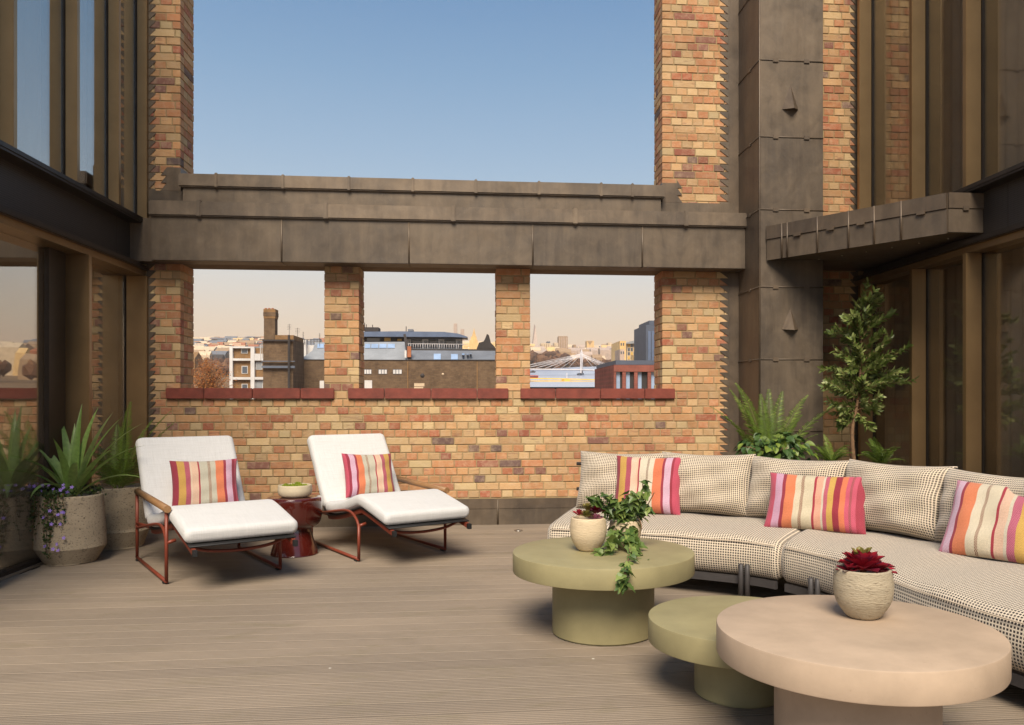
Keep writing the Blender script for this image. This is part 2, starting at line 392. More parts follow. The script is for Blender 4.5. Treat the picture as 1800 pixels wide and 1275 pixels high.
# ------------------------------------------------------------------ deck
deck = thing('deck', None, None, (0, 0, 0), kind='structure')
deck['label'] = 'grooved grey brown composite deck covering the terrace floor'
pitch = .1365; nrib = 7
y = D+.02
dvar = []
def board_mesh(v):
    m = MB(); g = .0034; w = (pitch-.007)/nrib; prof = []
    yy = -(pitch-.007)/2
    for i in range(nrib):
        prof += [(yy+.0008, -g), (yy+.003, 0), (yy+w-.003, 0), (yy+w-.0008, -g)]; yy += w
    prof = [(prof[0][0]-.001, -.022)]+prof+[(prof[-1][0]+.001, -.022)]
    vs = []; L = 3.72
    for x in (-L, L): vs += [(x, p, z) for p, z in prof]
    n = len(prof); fs = [(i, n+i, n+i+1, i+1) for i in range(n-1)]
    tone = (R.random(), R.random(), 0)
    m.add(vs, fs, col=tone); me = m.mesh('deck_board', [M['deck'], M['grime_shade']])
    me.polygons[0].material_index = 1; me.polygons[len(me.polygons)-1].material_index = 1; return me
dvar = [board_mesh(i) for i in range(10)]
i = 0
while y > -2.6:
    link_mesh('deck_board', dvar[R.randrange(10)], deck, (.42+R.uniform(-.03,.03), y-pitch/2, R.uniform(-.0007,.0007)))
    y -= pitch
m = MB(); m.box(-3.5, 4.35, -2.8, D+.3, -.3, -.021); m.build('deck_joist_bed', M['black'], deck)

# ------------------------------------------------------------------ brick wall
def tone():
    r = R.random()
    if r < .24: t = R.uniform(.0, .22)
    elif r < .76: t = R.uniform(.22, .66)
    elif r < .93: t = R.uniform(.62, .86)
    else: t = R.uniform(.86, 1)
    return (t, R.random(), 1 if R.random() < .28 else 0)
def brick_geo(m, cx, cz, w, h, dep, face, tn):
    """face: ('f', y) front face looking -y; ('l', x) face looking -x; ('r', x) face looking +x ; cx runs along the wall"""
    b = .0035; j = [R.uniform(-.0022, .0022) for _ in range(8)]; pr = R.uniform(-.0025, .003)
    a0, a1, z0, z1 = cx-w/2, cx+w/2, cz-h/2, cz+h/2
    o = [(a0,z0),(a1,z0),(a1,z1),(a0,z1)]; o = [(p+j[2*k]*.6, q+j[2*k+1]*.6) for k,(p,q) in enumerate(o)]
    inn = [(p+(b if k in (0,3) else -b), q+(b if k < 2 else -b)) for k,(p,q) in enumerate(o)]
    def P(a, dd, z):
        if face[0] == 'f': return (a, face[1]+dd, z)
        if face[0] == 'l': return (face[1]+dd, a, z)
        return (face[1]-dd, a, z)
    vs = [P(p, -pr, q) for p,q in inn]+[P(p, b-pr, q) for p,q in o]+[P(p, dep, q) for p,q in o]
    fs = [(0,1,2,3)]+[(k, 4+k, 4+(k+1)%4, (k+1)%4) for k in range(4)]+[(4+k, 8+k, 8+(k+1)%4, 4+(k+1)%4) for k in range(4)]
    if face[0] == 'l': fs = [f[::-1] for f in fs]
    m.add(vs, fs, col=tn)
def courses(a0, a1, z0, z1, n, face, start=0, depth=.1, ref=0.0, min_w=.045, per=2):
    """English bond rows: list of (centre, z, width, height, depth, face)"""
    out = []; p = (z1-z0)/n
    for r in range(n):
        zc = z0+p*(r+.5); hd = (r+start) % per != per-1
        L = .1128 if hd else .2256; off = ref+((0 if (r+start) % per == 0 else .0564) if hd else .0282)
        k = math.floor((a0-off)/L); xs = [a0]
        while True:
            k += 1; x = off+k*L
            if x >= a1-min_w: break
            if x > a0+min_w: xs.append(x)
        xs.append(a1)
        for q0, q1 in zip(xs[:-1], xs[1:]):
            e0 = 0 if q0 == a0 else .005; e1 = 0 if q1 == a1 else .005
            out.append(((q0+e0+q1-e1)/2, zc, (q1-e1)-(q0+e0), p-.0105, depth, face))
    return out
def build_bricks(root, lst, visible=lambda b: 1.0):
    lst = sorted(lst, key=lambda b: -b[2]*b[3]*visible(b))
    for b in lst[:296]:
        o = None; m = MB(); cxw = b[0]
        base = (b[0], b[5][1], b[1]) if b[5][0] == 'f' else (b[5][1], b[0], b[1])
        brick_geo(m, b[0], b[1], b[2], b[3], b[4], b[5], tone())
        me = m.mesh('brick', M['brick'], base)
        link_mesh('brick', me, root, Vector(base)-Vector(root.location))
    if len(lst) > 296:
        m = MB()
        for b in lst[296:]: brick_geo(m, *b[:4], b[4], b[5], tone())
        tag(m.build('brickwork', M['brick'], root), kind='stuff')
def lead_teeth(root, x0, x1, z0, z1, n, side, y=D-.006, strip=None):
    """row of cut lead steps; side +1: sheet to the right of x1, tips pointing left"""
    p = (z1-z0)/n
    for k in range(n):
        za = z0+k*p; m = MB(); th = .004
        if side > 0: tri = [(x1+.02, za), (x1, za), (x0, za+p*.86), (x0+.004, za+p*.98), (x1+.02, za+p)]
        else: tri = [(x0-.02, za), (x0, za), (x1, za+p*.86), (x1-.004, za+p*.98), (x0-.02, za+p)]
        n_ = len(tri); vs = [(a, y, z) for a, z in tri]+[(a, y+th+.004, z) for a, z in tri]
        fs = [list(range(n_)), [n_+i for i in range(n_)][::-1]]+[(i, n_+i, n_+(i+1)%n_, (i+1)%n_) for i in range(n_)]
        m.add(vs, fs); m.build('lead_step', M['lead'], root)

wall = thing('brick_wall', 'multicoloured stock brick wall with three square openings above red sills', 'brick wall', (0, D, 0), kind='structure')
mb = MB(); g = .0055
YW0, YW1 = D+g, D+WT-g
mb.box(-3.40, 2.72, YW0, YW1, 0, 1.27)                     # under the sills
PX = [(-3.40,-2.855), (-1.479,-1.140), (.224,.570), (1.936,2.72)]
for a, b in PX: mb.box(a+(g if a > -3 else 0), b-g, YW0, YW1, 1.27, 2.60)
mb.build('mortar_bed', M['mortar'], wall)
lint = MB(); lint.box(-3.40, 2.74, D+.015, D+WT, 2.60, 3.28); lint.build('concrete_lintel', simple('stained_concrete', (.15,.105,.065), .9, 0, .25, 5, .3, 50, 'World'), wall)
L = courses(-3.16, 2.66, .27, 1.27, 13, ('f', D), 1, per=3)
NZ = 17; zz = (1.27, 2.60)
L += courses(-3.16, -2.855, *zz, NZ, ('f', D), 0, per=3)
L += courses(-1.479, -1.140, *zz, NZ, ('f', D), 0, ref=-1.479, per=3)
L += courses(.224, .570, *zz, NZ, ('f', D), 1, ref=.224, per=3)
L += courses(1.936, 2.66, *zz, NZ, ('f', D), 1, per=3)
ja, jb = D+.102, D+WT
for x in (-2.855, -1.140, .570): L += courses(ja, jb, *zz, NZ, ('r', x), 1, ref=ja)
for x in (-1.479, .224, 1.936): L += courses(ja, jb, *zz, NZ, ('l', x), 1, ref=ja)
def vis(b):
    if b[5][0] != 'f': return .5 if b[5][1] in (-2.855, -1.14, 1.936) else .05
    w = 1.0
    if b[1] < 1.27:
        w = .8
        if -2.9 < b[0] < -2.0 and b[1] < .85: w = .1
        if -1.4 < b[0] < -.5 and b[1] < .85: w = .1
        if b[0] > .75 and b[1] < .75: w = .1
    return w*(1 if b[0] < 0 else .97)
build_bricks(wall, L, vis)
# sills of quarry tiles
for a, b in ((-2.985,-1.379), (-1.247,.350), (.467,2.067)):
    n = 4; cuts = [a, a+.36, a+.36+.46, a+.36+.92, b]
    for q0, q1 in zip(cuts[:-1], cuts[1:]):
        m = MB(); m.box(q0+.003, q1-.003, D-.035, D+.012, 1.272, 1.378, .006); m.build('sill_tile', M['tile'], wall)
    w0, w1 = max(a, -3.4)+.13, b-.11
    m = MB(); m.box(a+.132, b-.102, D+.0125, D+WT+.03, 1.30, 1.371, .004); m.build('sill_slab', simple('worn_sill', (.34,.25,.20), .7, 0, .2, 9, .2, 50, 'World'), wall)
lead_teeth(wall, 2.545, 2.637, .27, 2.60, 31, +1)
lead_teeth(wall, -3.150, -3.085, .27, 2.60, 31, -1)
# lead skirt at the foot of the wall
m = MB(); m.box(-3.36, 2.74, D-.022, D+.0115, 0, .262); m.build('lead_skirt', M['lead'], wall)
for x in [-2.55,-1.62,-.7,.24,1.15,2.05]:
    m = MB(); m.tube([(x, D-.026, .01), (x, D-.026, .255)], .010, 8); m.build('lead_roll', M['lead'], wall)
m = MB(); m.box(-3.36, 2.74, D-.027, D-.0225, .165, .262); m.build('cover_flashing', M['lead_side'], wall)

def pier(name, label, x0, x1, z0, z1, n, st, rjamb, ljamb, body=None, back=WT):
    t = thing(name, label, 'brick pier', ((x0+x1)/2, D, z0), kind='structure')
    b0, b1 = body or (x0, x1)
    m = MB(); m.box(b0+(g if ljamb else 0), b1-(g if rjamb else 0), YW0, D+back-g, z0, z1); m.build('mortar_bed', M['mortar'], t)
    Ls = courses(x0, x1, z0, z1, n, ('f', D), st, per=3)
    if rjamb: Ls += courses(ja, D+back, z0, z1, n, ('r', x1), st+1, ref=ja)
    if ljamb: Ls += courses(ja, D+back, z0, z1, n, ('l', x0), st+1, ref=ja)
    build_bricks(t, Ls, lambda b: 1 if b[1] < 5.8 else .2); return t
pl = pier('brick_pier', 'slim brick pier beside the left glazing, rising above the lead parapet', -3.16, -2.855, 3.24, TOPZ, 43, 0, True, False, (-3.40, -2.855))
pr_ = pier('brick_pier', 'wide brick pier rising above the lead parapet beside the lead column', 1.936, 2.66, 3.24, TOPZ, 43, 1, False, True, (1.936, 2.72))
ps = pier('brick_pier', 'narrow brick strip between the lead column and the right glazing', 3.30, 4.02, .27, TOPZ, 81, 1, False, False, (3.25, 4.30))
m = MB(); m.box(3.25, 4.3, D-.02, D+.3, 0, .268); m.build('lead_skirt', M['lead'], ps)
lead_teeth(pl, -3.150, -3.085, 3.24, TOPZ, 43, -1)
lead_teeth(pr_, 2.545, 2.637, 3.24, TOPZ, 43, +1)
lead_teeth(ps, 3.955, 4.02, .27, TOPZ, 81, +1)
for z_ in (3.18,):
    pass
# lead aprons at the feet of the upper piers
for t, a, b, jx in ((pl, -3.155, -2.80, -2.80), (pr_, 1.88, 2.70, 1.88)):
    m = MB(); m.box(a, b, D-.012, D-.0065, 3.08, 3.30)
    sgn = 1 if t is pl else -1
    m.build('lead_apron', M['lead'], t)
    m = MB()
    if t is pl: m.box(-2.98, -2.848, D-.011, D-.0062, 3.302, 3.53); m.box(-2.8545, -2.848, D-.006, D+WT, 3.302, 3.53)
    else: m.box(1.929, 2.09, D-.011, D-.0062, 3.302, 3.50); m.box(1.929, 1.9355, D-.006, D+WT, 3.302, 3.50)
    m.build('lead_soaker', M['lead_side'], t)
    n = 3 if t is pl else 3; x = -2.98 if t is pl else 2.09
    for k in range(n):
        za = 3.302+k*.075
        tri = [(x, za), (x, za+.075), (x-sgn*.055, za+.0)] if t is pl else [(x, za), (x+.055, za), (x, za+.075)]
        m = MB(); vs = [(p, D-.011, q) for p,q in tri]+[(p, D-.0062, q) for p,q in tri]
        m.add(vs, [(0,2,1),(3,4,5),(0,1,4,3),(1,2,5,4),(2,0,3,5)]); m.build('lead_step', M['lead'], t)

# ------------------------------------------------------------------ lead clad beam, parapet
beam = thing('lead_clad_beam', 'long lead clad beam with coping running above the three openings', 'beam', (0, 8.2, 2.59), kind='structure')
cuts = [-3.047, -1.84, -.63, .58, 1.68, 2.742]
for a, b in zip(cuts[:-1], cuts[1:]):
    m = MB(); m.box(a+.001, b-.001, 8.20, D+.012, 2.59+R.uniform(-.002,.002), 3.012, .004); m.build('lead_panel', M['lead'], beam)
for x in cuts[1:-1]:
    m = MB(); m.tube([(x, 8.199, 2.60), (x, 8.199, 3.0)], .009, 8); m.build('lead_roll', M['lead_cope'], beam)
cc = [-3.060, -2.60, -1.42, -.2, 1.0, 2.12, 2.775]
for a, b in zip(cc[:-1], cc[1:]):
    m = MB(); m.box(a+.0015, b-.0015, 8.165, D-.013, 3.006, 3.150+R.uniform(-.002,.002), .012); m.build('coping_sheet', M['lead_cope'], beam)
for x in cc[1:-1]:
    m = MB(); m.box(x-.022, x+.022, 8.152, 8.3, 3.000, 3.160, .008); m.build('coping_joint', M['lead_cope'], beam)
m = MB(); m.box(-3.30, -3.049, 8.26, D-.002, 2.585, 3.0, .004); m.build('lead_end_piece', M['lead_side'], beam)
par = thing('lead_parapet', 'upper lead clad parapet spanning between the two tall brick piers', 'parapet', (0, 8.3, 3.15), kind='structure')
m = MB(); m.box(-2.80, 1.90, 8.335, D+WT+.02, 3.151, 3.325); m.build('parapet_face', M['lead'], par)
cc = [-2.838, -2.48, -1.85, -1.22, -.60, .02, .65, 1.28, 1.60, 1.941]
for a, b in zip(cc[:-1], cc[1:]):
    m = MB(); m.box(a+.0015, b-.0015, 8.30, D+WT+.04, 3.318, 3.448+R.uniform(-.002,.002), .012); m.build('coping_sheet', M['lead_cope'], par)
for x in cc[1:-1]:
    m = MB(); m.box(x-.014, x+.014, 8.289, 8.5, 3.314, 3.456, .006); m.build('coping_joint', M['lead_cope'], par)

# ------------------------------------------------------------------ lead column
colm = thing('lead_clad_column', 'tall square lead clad column with two pyramid shaped vents', 'column', (3.06, 7.79, 0), kind='structure')
seams = [0, .96, 1.655, 2.355, 3.103, 3.806, 4.547, 5.28, 6.0, TOPZ]
CX0, CX1, CYF = 2.744, 3.382, 7.79
for a, b in zip(seams[:-1], seams[1:]):
    m = MB(); m.box(CX0+.004, CX1, CYF, CYF+.02, a+.001, b-.001, .004); m.build('front_sheet', M['lead'], colm)
    m = MB(); m.box(CX0, CX0+.012, CYF+.0205, D+.01, a+.001, b-.001, .003); m.build('side_sheet', M['lead_side'], colm)
    m = MB(); m.box(CX1-.012, CX1, CYF+.0205, D+.01, a+.001, b-.001); m.build('side_sheet', M['lead_side'], colm)
m = MB(); m.box(CX0+.02, CX1-.02, CYF+.03, D+.3, 0, TOPZ); m.build('core', M['black'], colm)
for s in seams[1:-1]:
    m = MB(); m.tube([(CX0, CYF-.002, s), (CX1, CYF-.002, s)], .006, 6); m.build('welt', M['lead'], colm)
    m = MB(); m.tube([(CX0-.002, CYF, s), (CX0-.002, D, s)], .006, 6); m.build('welt', M['lead'], colm)
    for x in (CX0+.16, CX0+.47):
        m = MB(); m.box(x-.028, x+.028, CYF-.012, CYF-.001, s-.022, s+.018, .004); m.build('clip', M['lead_side'], colm)
    m = MB(); m.box(CX0-.011, CX0-.001, CYF+.25, CYF+.30, s-.02, s+.018, .003); m.build('clip', M['lead_side'], colm)
m = MB(); m.tube([(CX0+.003, CYF+.003, 0), (CX0+.003, CYF+.003, TOPZ)], .009, 8); m.build('corner_roll', M['lead_side'], colm)
for zt, zb in ((4.315, 4.075), (2.15, 1.945)):
    hw = .082; m = MB(); c = 3.05
    vs = [(c-hw, CYF-.001, zb), (c+hw, CYF-.001, zb), (c+.01, CYF-.085, zb-.012), (c, CYF-.004, zt), (c+.0, CYF-.001, zb)]
    m.add(vs[:4], [(0,2,3),(2,1,3),(0,1,2),(0,3,1)]); m.build('pyramid_vent', M['lead_side'], colm)
# flat lead flashing between wall and column
m = MB(); m.box(2.640, 2.743, D-.011, D+.01, .0, 2.585); m.box(2.640, 2.743, D-.011, D+.01, 3.155, TOPZ); m.build('side_flashing', M['lead_side'], colm)

# ------------------------------------------------------------------ canopy
can = thing('lead_canopy', 'angled lead clad canopy box spanning from the column to the right glazing', 'canopy', (3.4, 7.2, 2.6), kind='structure')
A_, B_, C_ = Vector((2.818, 7.775)), Vector((3.800, 6.36)), Vector((4.10, 6.39))
m = MB(); m.prism([A_, B_, C_, (4.10, D-.02), (CX1+.01, D-.02), (CX1+.01, 7.775)], 2.62, 2.925); m.build('canopy_core', M['lead_side'], can)
ab = (B_-A_).normalized(); nb = Vector((ab.y, -ab.x)); nb = nb if nb.y < 0 else -nb; Lab = (B_-A_).length
fr = [0, .10, .135, .32, .50, .64, .78, 1.0]
for a, b in zip(fr[:-1], fr[1:]):
    c = A_+ab*Lab*(a+b)/2+nb*.006; hl = Lab*(b-a)/2-.0015
    m = MB(); m.obox((c.x, c.y, 2.705), (*ab,0), (*nb,0), (0,0,1), hl, .005, .098); m.build('fascia_sheet', M['lead'], can)
    c2 = c+nb*.006
    m = MB(); m.obox((c2.x, c2.y, 2.870), (*ab,0), (*nb,0), (0,0,1), hl, .009, .062); m.build('cover_sheet', M['lead_side'], can)
for f_ in fr[1:-1]:
    c = A_+ab*Lab*f_+nb*.016; m = MB(); m.tube([(c.x, c.y, 2.615), (c.x, c.y, 2.935)], .009, 8); m.build('standing_seam', M['lead_side'], can)
for f_ in (.2,.4,.57,.88):
    c = A_+ab*Lab*f_+nb*.026; m = MB(); m.obox((c.x, c.y, 2.806), (*ab,0), (*nb,0), (0,0,1), .035, .006, .016); m.build('clip', M['lead_side'], can)
m = MB(); m.box(B_.x+.002, C_.x, B_.y-.012, B_.y+.03, 2.615, 2.806, .003); m.build('fascia_sheet', M['lead'], can)
m = MB(); m.box(B_.x+.002, C_.x, B_.y-.020, B_.y+.03, 2.808, 2.935, .003); m.build('cover_sheet', M['lead_side'], can)
m = MB(); m.box(B_.x+.12, B_.x+.17, B_.y-.028, B_.y-.0205, 2.79, 2.825, .002); m.build('clip', M['lead_side'], can)
for k in range(6):
    p = Vector((3.3, 7.7)).lerp(Vector((3.95, 6.6)), k/5); m = MB(); m.lathe([(.009,0),(.009,-.008),(.004,-.011)], (p.x, p.y, 2.619), 10); m.build('rivet', M['steel'], can)

# ------------------------------------------------------------------ glazed facades
def facade(name, label, xo, s, lower, upper, gm, low_rail, YF=.4):
    """xo: outer plane; s=-1: building lies to the left (-x), s=+1: to the right"""
    t = thing(name, label, 'glazed facade', (xo, 4, 0), kind='structure')
    def bx(n, mat, a, b, y0, y1, z0, z1, bev=0):
        x0, x1 = sorted((xo+s*a, xo+s*b)); m = MB(); m.box(x0, x1, y0, y1, z0, z1, bev); return m.build(n, mat, t)
    G = .205 if s < 0 else .150; GU = .105 if s < 0 else .145
    # floor edge band: flanges + recessed perforated panels
    bx('lower_flange', M['dark'], -.002, .30, YF, YB-.24, Z1, Z1+.035, .002); bx('flange_lip', M['dark'], -.010, .0, YF, YB-.24, Z1+.008, Z1+.045)
    bx('upper_flange', M['dark'], -.002, .30, YF, YB-.002, Z2-.04, Z2, .002); bx('flange_lip', M['dark'], -.010, .0, YF, YB-.002, Z2-.02, Z2+.012)
    bx('lower_flange', M['dark'], -.002, .30, YB-.24, YB-.002, Z1, Z1+.035)
    ys = [YF]; yy = 8.40
    js = [7.96-1.92*k for k in range(0, 5)]
    edges = [YF]+[q for q in sorted(js) if q > YF+.2]+[YB-.004]
    for a, b in zip(edges[:-1], edges[1:]):
        bx('perforated_panel', M['mesh'], .11, .12, a+.003, b-.003, Z1+.036, Z2-.041)
    bx('band_core', M['black'], .125, .30, YF, YB-.002, Z1+.036, Z2-.041)
    # lower storey
    bx('floor_track', M['dark'], G-.045, .30, YF, YB-.02, 0.0, .045, .004); bx('floor_rail', M['steel' if s < 0 else 'dark'], G-.06, G-.047, YF, YB-.02, 0.0, .02)
    bx('head_frame', M['bronze'], .03, .26, YF, YB-.004, Z1-.055, Z1-.001)
    for yf in lower:
        bx('fin', M['bronze'], .0, G-.015, yf-.05, yf, .0, Z1-.057, .003)
        bx('mullion', M['dark'], G-.013, .26, yf-.06, yf+.01, .046, Z1-.057, .003)
    le = [YF]+sorted(lower)
    for a, b in zip(le[:-1], le[1:]):
        o = bx('glass_pane', gm, G, G+.008, a+.012, b-.062, .047, Z1-.058)
    if low_rail:
        for (ya, yb) in low_rail:
            bx('sliding_door_stile', M['dark'], .165, .203, ya, yb, .047, Z1-.058, .003)
    # upper storey
    for yf in upper:
        bx('fin', M['bronze'], .0, GU-.015, yf-.05, yf, Z2+.013, TOPZ, .003)
        bx('mullion', M['dark'], GU-.013, .27, yf-.06, yf+.01, Z2+.013, TOPZ, .003)
    ue = [YF]+sorted(upper)
    for a, b in zip(ue[:-1], ue[1:]): bx('glass_pane', gm, GU, GU+.008, a+.012, b-.062, Z2+.013, TOPZ-.01)
    # rooms behind
    bx('room_ceiling', M['room'], .31, 4.5, YF, YB+.1, Z1+.02, Z1+.3); bx('room_floor', M['room'], .31, 4.5, YF, YB+.1, -.1, .0)
    bx('room_wall', M['room'], 4.5, 4.6, YF, YB+.1, -.1, TOPZ); bx('room_wall', M['room'], .31, 4.6, YB+.1, YB+.2, -.1, TOPZ)
    bx('added_end_glazing', M['added_endglass'], .31, 4.6, YF-.01, YF, .0, TOPZ-.02); bx('roof', M['dark'], .0, 4.6, YF, YB+.2, TOPZ, TOPZ+.1)  # unseen glass end wall, added to let daylight into the rooms
    # curtains drawn back beside some mullions
    for yc, wd in () if s > 0 else ((6.2,.4),):
        m = MB(); pts = []
        for k in range(41):
            f_ = k/40; pts.append((xo+s*(.42+.03*math.sin(f_*50)), yc-wd/2+wd*f_))
        vs = [(x_, y_, .03) for x_, y_ in pts]+[(x_, y_, Z1-.03) for x_, y_ in pts]
        m.add(vs, [(k, k+1, 42+k, 41+k) for k in range(40)], smooth=True); m.build('curtain', M['curtain'], t)
    # curtains close behind the panes; the white left one is added to brighten them
    for (za, zb2, dd) in (((Z2+.02, TOPZ-.02, .36),) if s < 0 else ((.03, Z1-.03, .40), (Z2+.02, TOPZ-.02, .36))):
        m = MB(); n_ = 300; y0_, y1_ = YF+.1, YB-.1; vs = []
        for zq in (za, zb2):
            for k in range(n_+1): vs.append((xo+s*(dd+.022*math.sin(k*1.05)), y0_+(y1_-y0_)*k/n_, zq))
        m.add(vs, [(k, k+1, n_+2+k, n_+1+k) for k in range(n_)], smooth=True); m.build('curtain', M['bright_curtain'] if s < 0 else M['curtain'], t)
    return t
M['bright_curtain'] = simple('added_brightening_curtain', (.80,.78,.74), .9, 0, .05, 3)  # white curtain added behind the upper left panes to make them brighter
M['added_endglass'] = glass_mat('added_end_glass', (.97,.96,.95), .03)
def mesh_mat():
    t = NT('perforated_dark_metal'); v = t.coords('World', (1,1,1)); s = t.n('ShaderNodeSeparateXYZ', {0: v})
    a = t.math('ABSOLUTE', t.math('SUBTRACT', t.math('FRACT', t.math('MULTIPLY', s.outputs[1], 62)), .5))
    b = t.math('ABSOLUTE', t.math('SUBTRACT', t.math('FRACT', t.math('MULTIPLY', s.outputs[2], 62)), .5))
    k = t.math('LESS_THAN', t.math('ADD', t.math('MULTIPLY', a, a), t.math('MULTIPLY', b, b)), .075)
    t.p(base=t.mix(k, (.060,.050,.042), (.012,.010,.009)), rough=.5, metal=.4); t.bump(t.math('MULTIPLY', k, -1), .5, .003); return t.m
M['mesh'] = mesh_mat()
fl = facade('left_glazed_facade', 'glazed facade with bronze fins along the left side of the terrace', XL, -1,
            [D-.004, 7.22, 5.75], [D-.004, 7.79, 7.01, 6.09, 5.15, 4.3], M['glassL'], [(6.86, 7.13)], 3.4)
fr_ = facade('right_glazed_facade', 'glazed facade with bronze fins along the right side of the terrace', XR, +1,
            [8.32, 7.30, 6.46, 5.63, 4.7, 3.8, 2.9, 1.9], [8.34, 7.30, 6.46, 5.63, 4.7, 3.8, 2.9, 1.9], M['glassR'], None)

# ------------------------------------------------------------------ soft goods helpers
def rrect(w, t, r, n=4):
    """rounded rectangle outline (x across, z up)"""
    pts = []
    for cx, cz, a0 in ((w/2-r, t/2-r, 0), (-w/2+r, t/2-r, 90), (-w/2+r, -t/2+r, 180), (w/2-r, -t/2+r, 270)):
        for k in range(n+1):
            a = math.radians(a0+90*k/n); pts.append((cx+r*math.cos(a), cz+r*math.sin(a)))
    return pts
def loft(m, path, w, t, r, ends=.04, uvs=False, n=4):
    """sweep a rounded rectangle (across local X) along a path in the YZ plane; rounded ends"""
    path = [Vector((0, p[0], p[1])) for p in path]; rings = []; dists = [0]
    for a, b in zip(path[:-1], path[1:]): dists.append(dists[-1]+(b-a).length)
    tot = dists[-1]
    def pos(s):
        s = max(0, min(tot, s))
        for i in range(len(path)-1):
            if s <= dists[i+1]+1e-9:
                f = (s-dists[i])/max(1e-9, dists[i+1]-dists[i]); return path[i].lerp(path[i+1], f), (path[i+1]-path[i]).normalized()
        return path[-1], (path[-1]-path[-2]).normalized()
    ss = []
    for k in range(5): a = PI/2*k/4; ss.append((ends*(1-math.cos(a)), ends*(1-math.sin(a))))
    steps = max(6, int(tot/.04)); mid = [(ends+(tot-2*ends)*k/steps, 0) for k in range(1, steps)]
    allr = [(a, b) for a, b in ss]+mid+[(tot-a, b) for a, b in ss[::-1]]
    vs = []; N = None
    for s, inset in allr:
        p, tg = pos(s); p0, t0 = pos(s-.03); p1, t1 = pos(s+.03); tg = (t0+t1).normalized() if 0 < s < tot else tg
        nz = Vector((0, -tg.z, tg.y))
        if nz.z < 0 and abs(tg.z) < .9: nz = -nz
        prof = rrect(w-2*inset, max(.004, t-2*inset), min(r, (t-2*inset)/2*.98), n); N = len(prof)
        vs += [p+Vector((1,0,0))*x+nz*z for x, z in prof]
    fs = []
    for i in range(len(allr)-1):
        for k in range(N): k2 = (k+1) % N; fs.append((i*N+k, i*N+k2, (i+1)*N+k2, (i+1)*N+k))
    fs.append(list(range(N))[::-1]); fs.append([(len(allr)-1)*N+k for k in range(N)])
    m.add(vs, fs, smooth=True); return m
def pillow_mesh(name, mat, W, H, T, full=.5, pinch=.05, n=24, sag=0, seed=1, wr=.006, backmat=None, ears=0):
    """pillow standing in local XZ, thickness along local Y, base at z=0; u across W"""
    rr = random.Random(seed); ph = [rr.uniform(0, 6.28) for _ in range(6)]
    m = MB(); vs = []; uv = []
    def P(i, j, side):
        u = -1+2*i/n; v = -1+2*j/n
        # cosine spacing packs points near the edges
        u = math.sin(u*PI/2); v = math.sin(v*PI/2)
        ex = 1-pinch*(1-u*u)*0-pinch*(1-v*v)*1.0
        ez = 1-pinch*1.3*(1-u*u)
        th = (max(0, (1-u**4)*(1-v**4)))**full
        w = wr*(math.sin(7*u+ph[0]+3*v)+math.sin(9*v+ph[1]-4*u))*th
        edge = (abs(u)**6+abs(v)**6)
        x = u*W/2*ex; z = H/2+v*H/2*ez; y = side*(T/2*th+.003)+w*side
        z -= sag*(1-u*u)*(v > 0)*abs(v)
        return (x, y, z), ((u+1)/2, (v+1)/2)
    idx = {}
    for side in (-1, 1):
        for i in range(n+1):
            for j in range(n+1):
                idx[(side,i,j)] = len(vs); p, q = P(i, j, side); vs.append(p)
                uv.append(q if mat is not M['dots'] else (q[0]*W*1.09, q[1]*H*1.09))
    F = []; B = []
    for i in range(n):
        for j in range(n):
            F.append((idx[(-1,i,j)], idx[(-1,i+1,j)], idx[(-1,i+1,j+1)], idx[(-1,i,j+1)]))
            B.append((idx[(1,i,j)], idx[(1,i,j+1)], idx[(1,i+1,j+1)], idx[(1,i+1,j)]))
    S = []
    for i in range(n):
        for (a, b) in (((i,0),(i+1,0)), ((i+1,n),(i,n)), ((0,i+1),(0,i)), ((n,i),(n,i+1))):
            S.append((idx[(-1,*b)], idx[(-1,*a)], idx[(1,*a)], idx[(1,*b)]))
    m.add(vs, F+S+B, uv, smooth=True)
    me = m.mesh(name, [mat, backmat] if backmat else mat)
    if backmat:
        nf = len(F)
        for k, p in enumerate(me.polygons): p.material_index = 1 if k >= nf+len(S) else 0
    return me

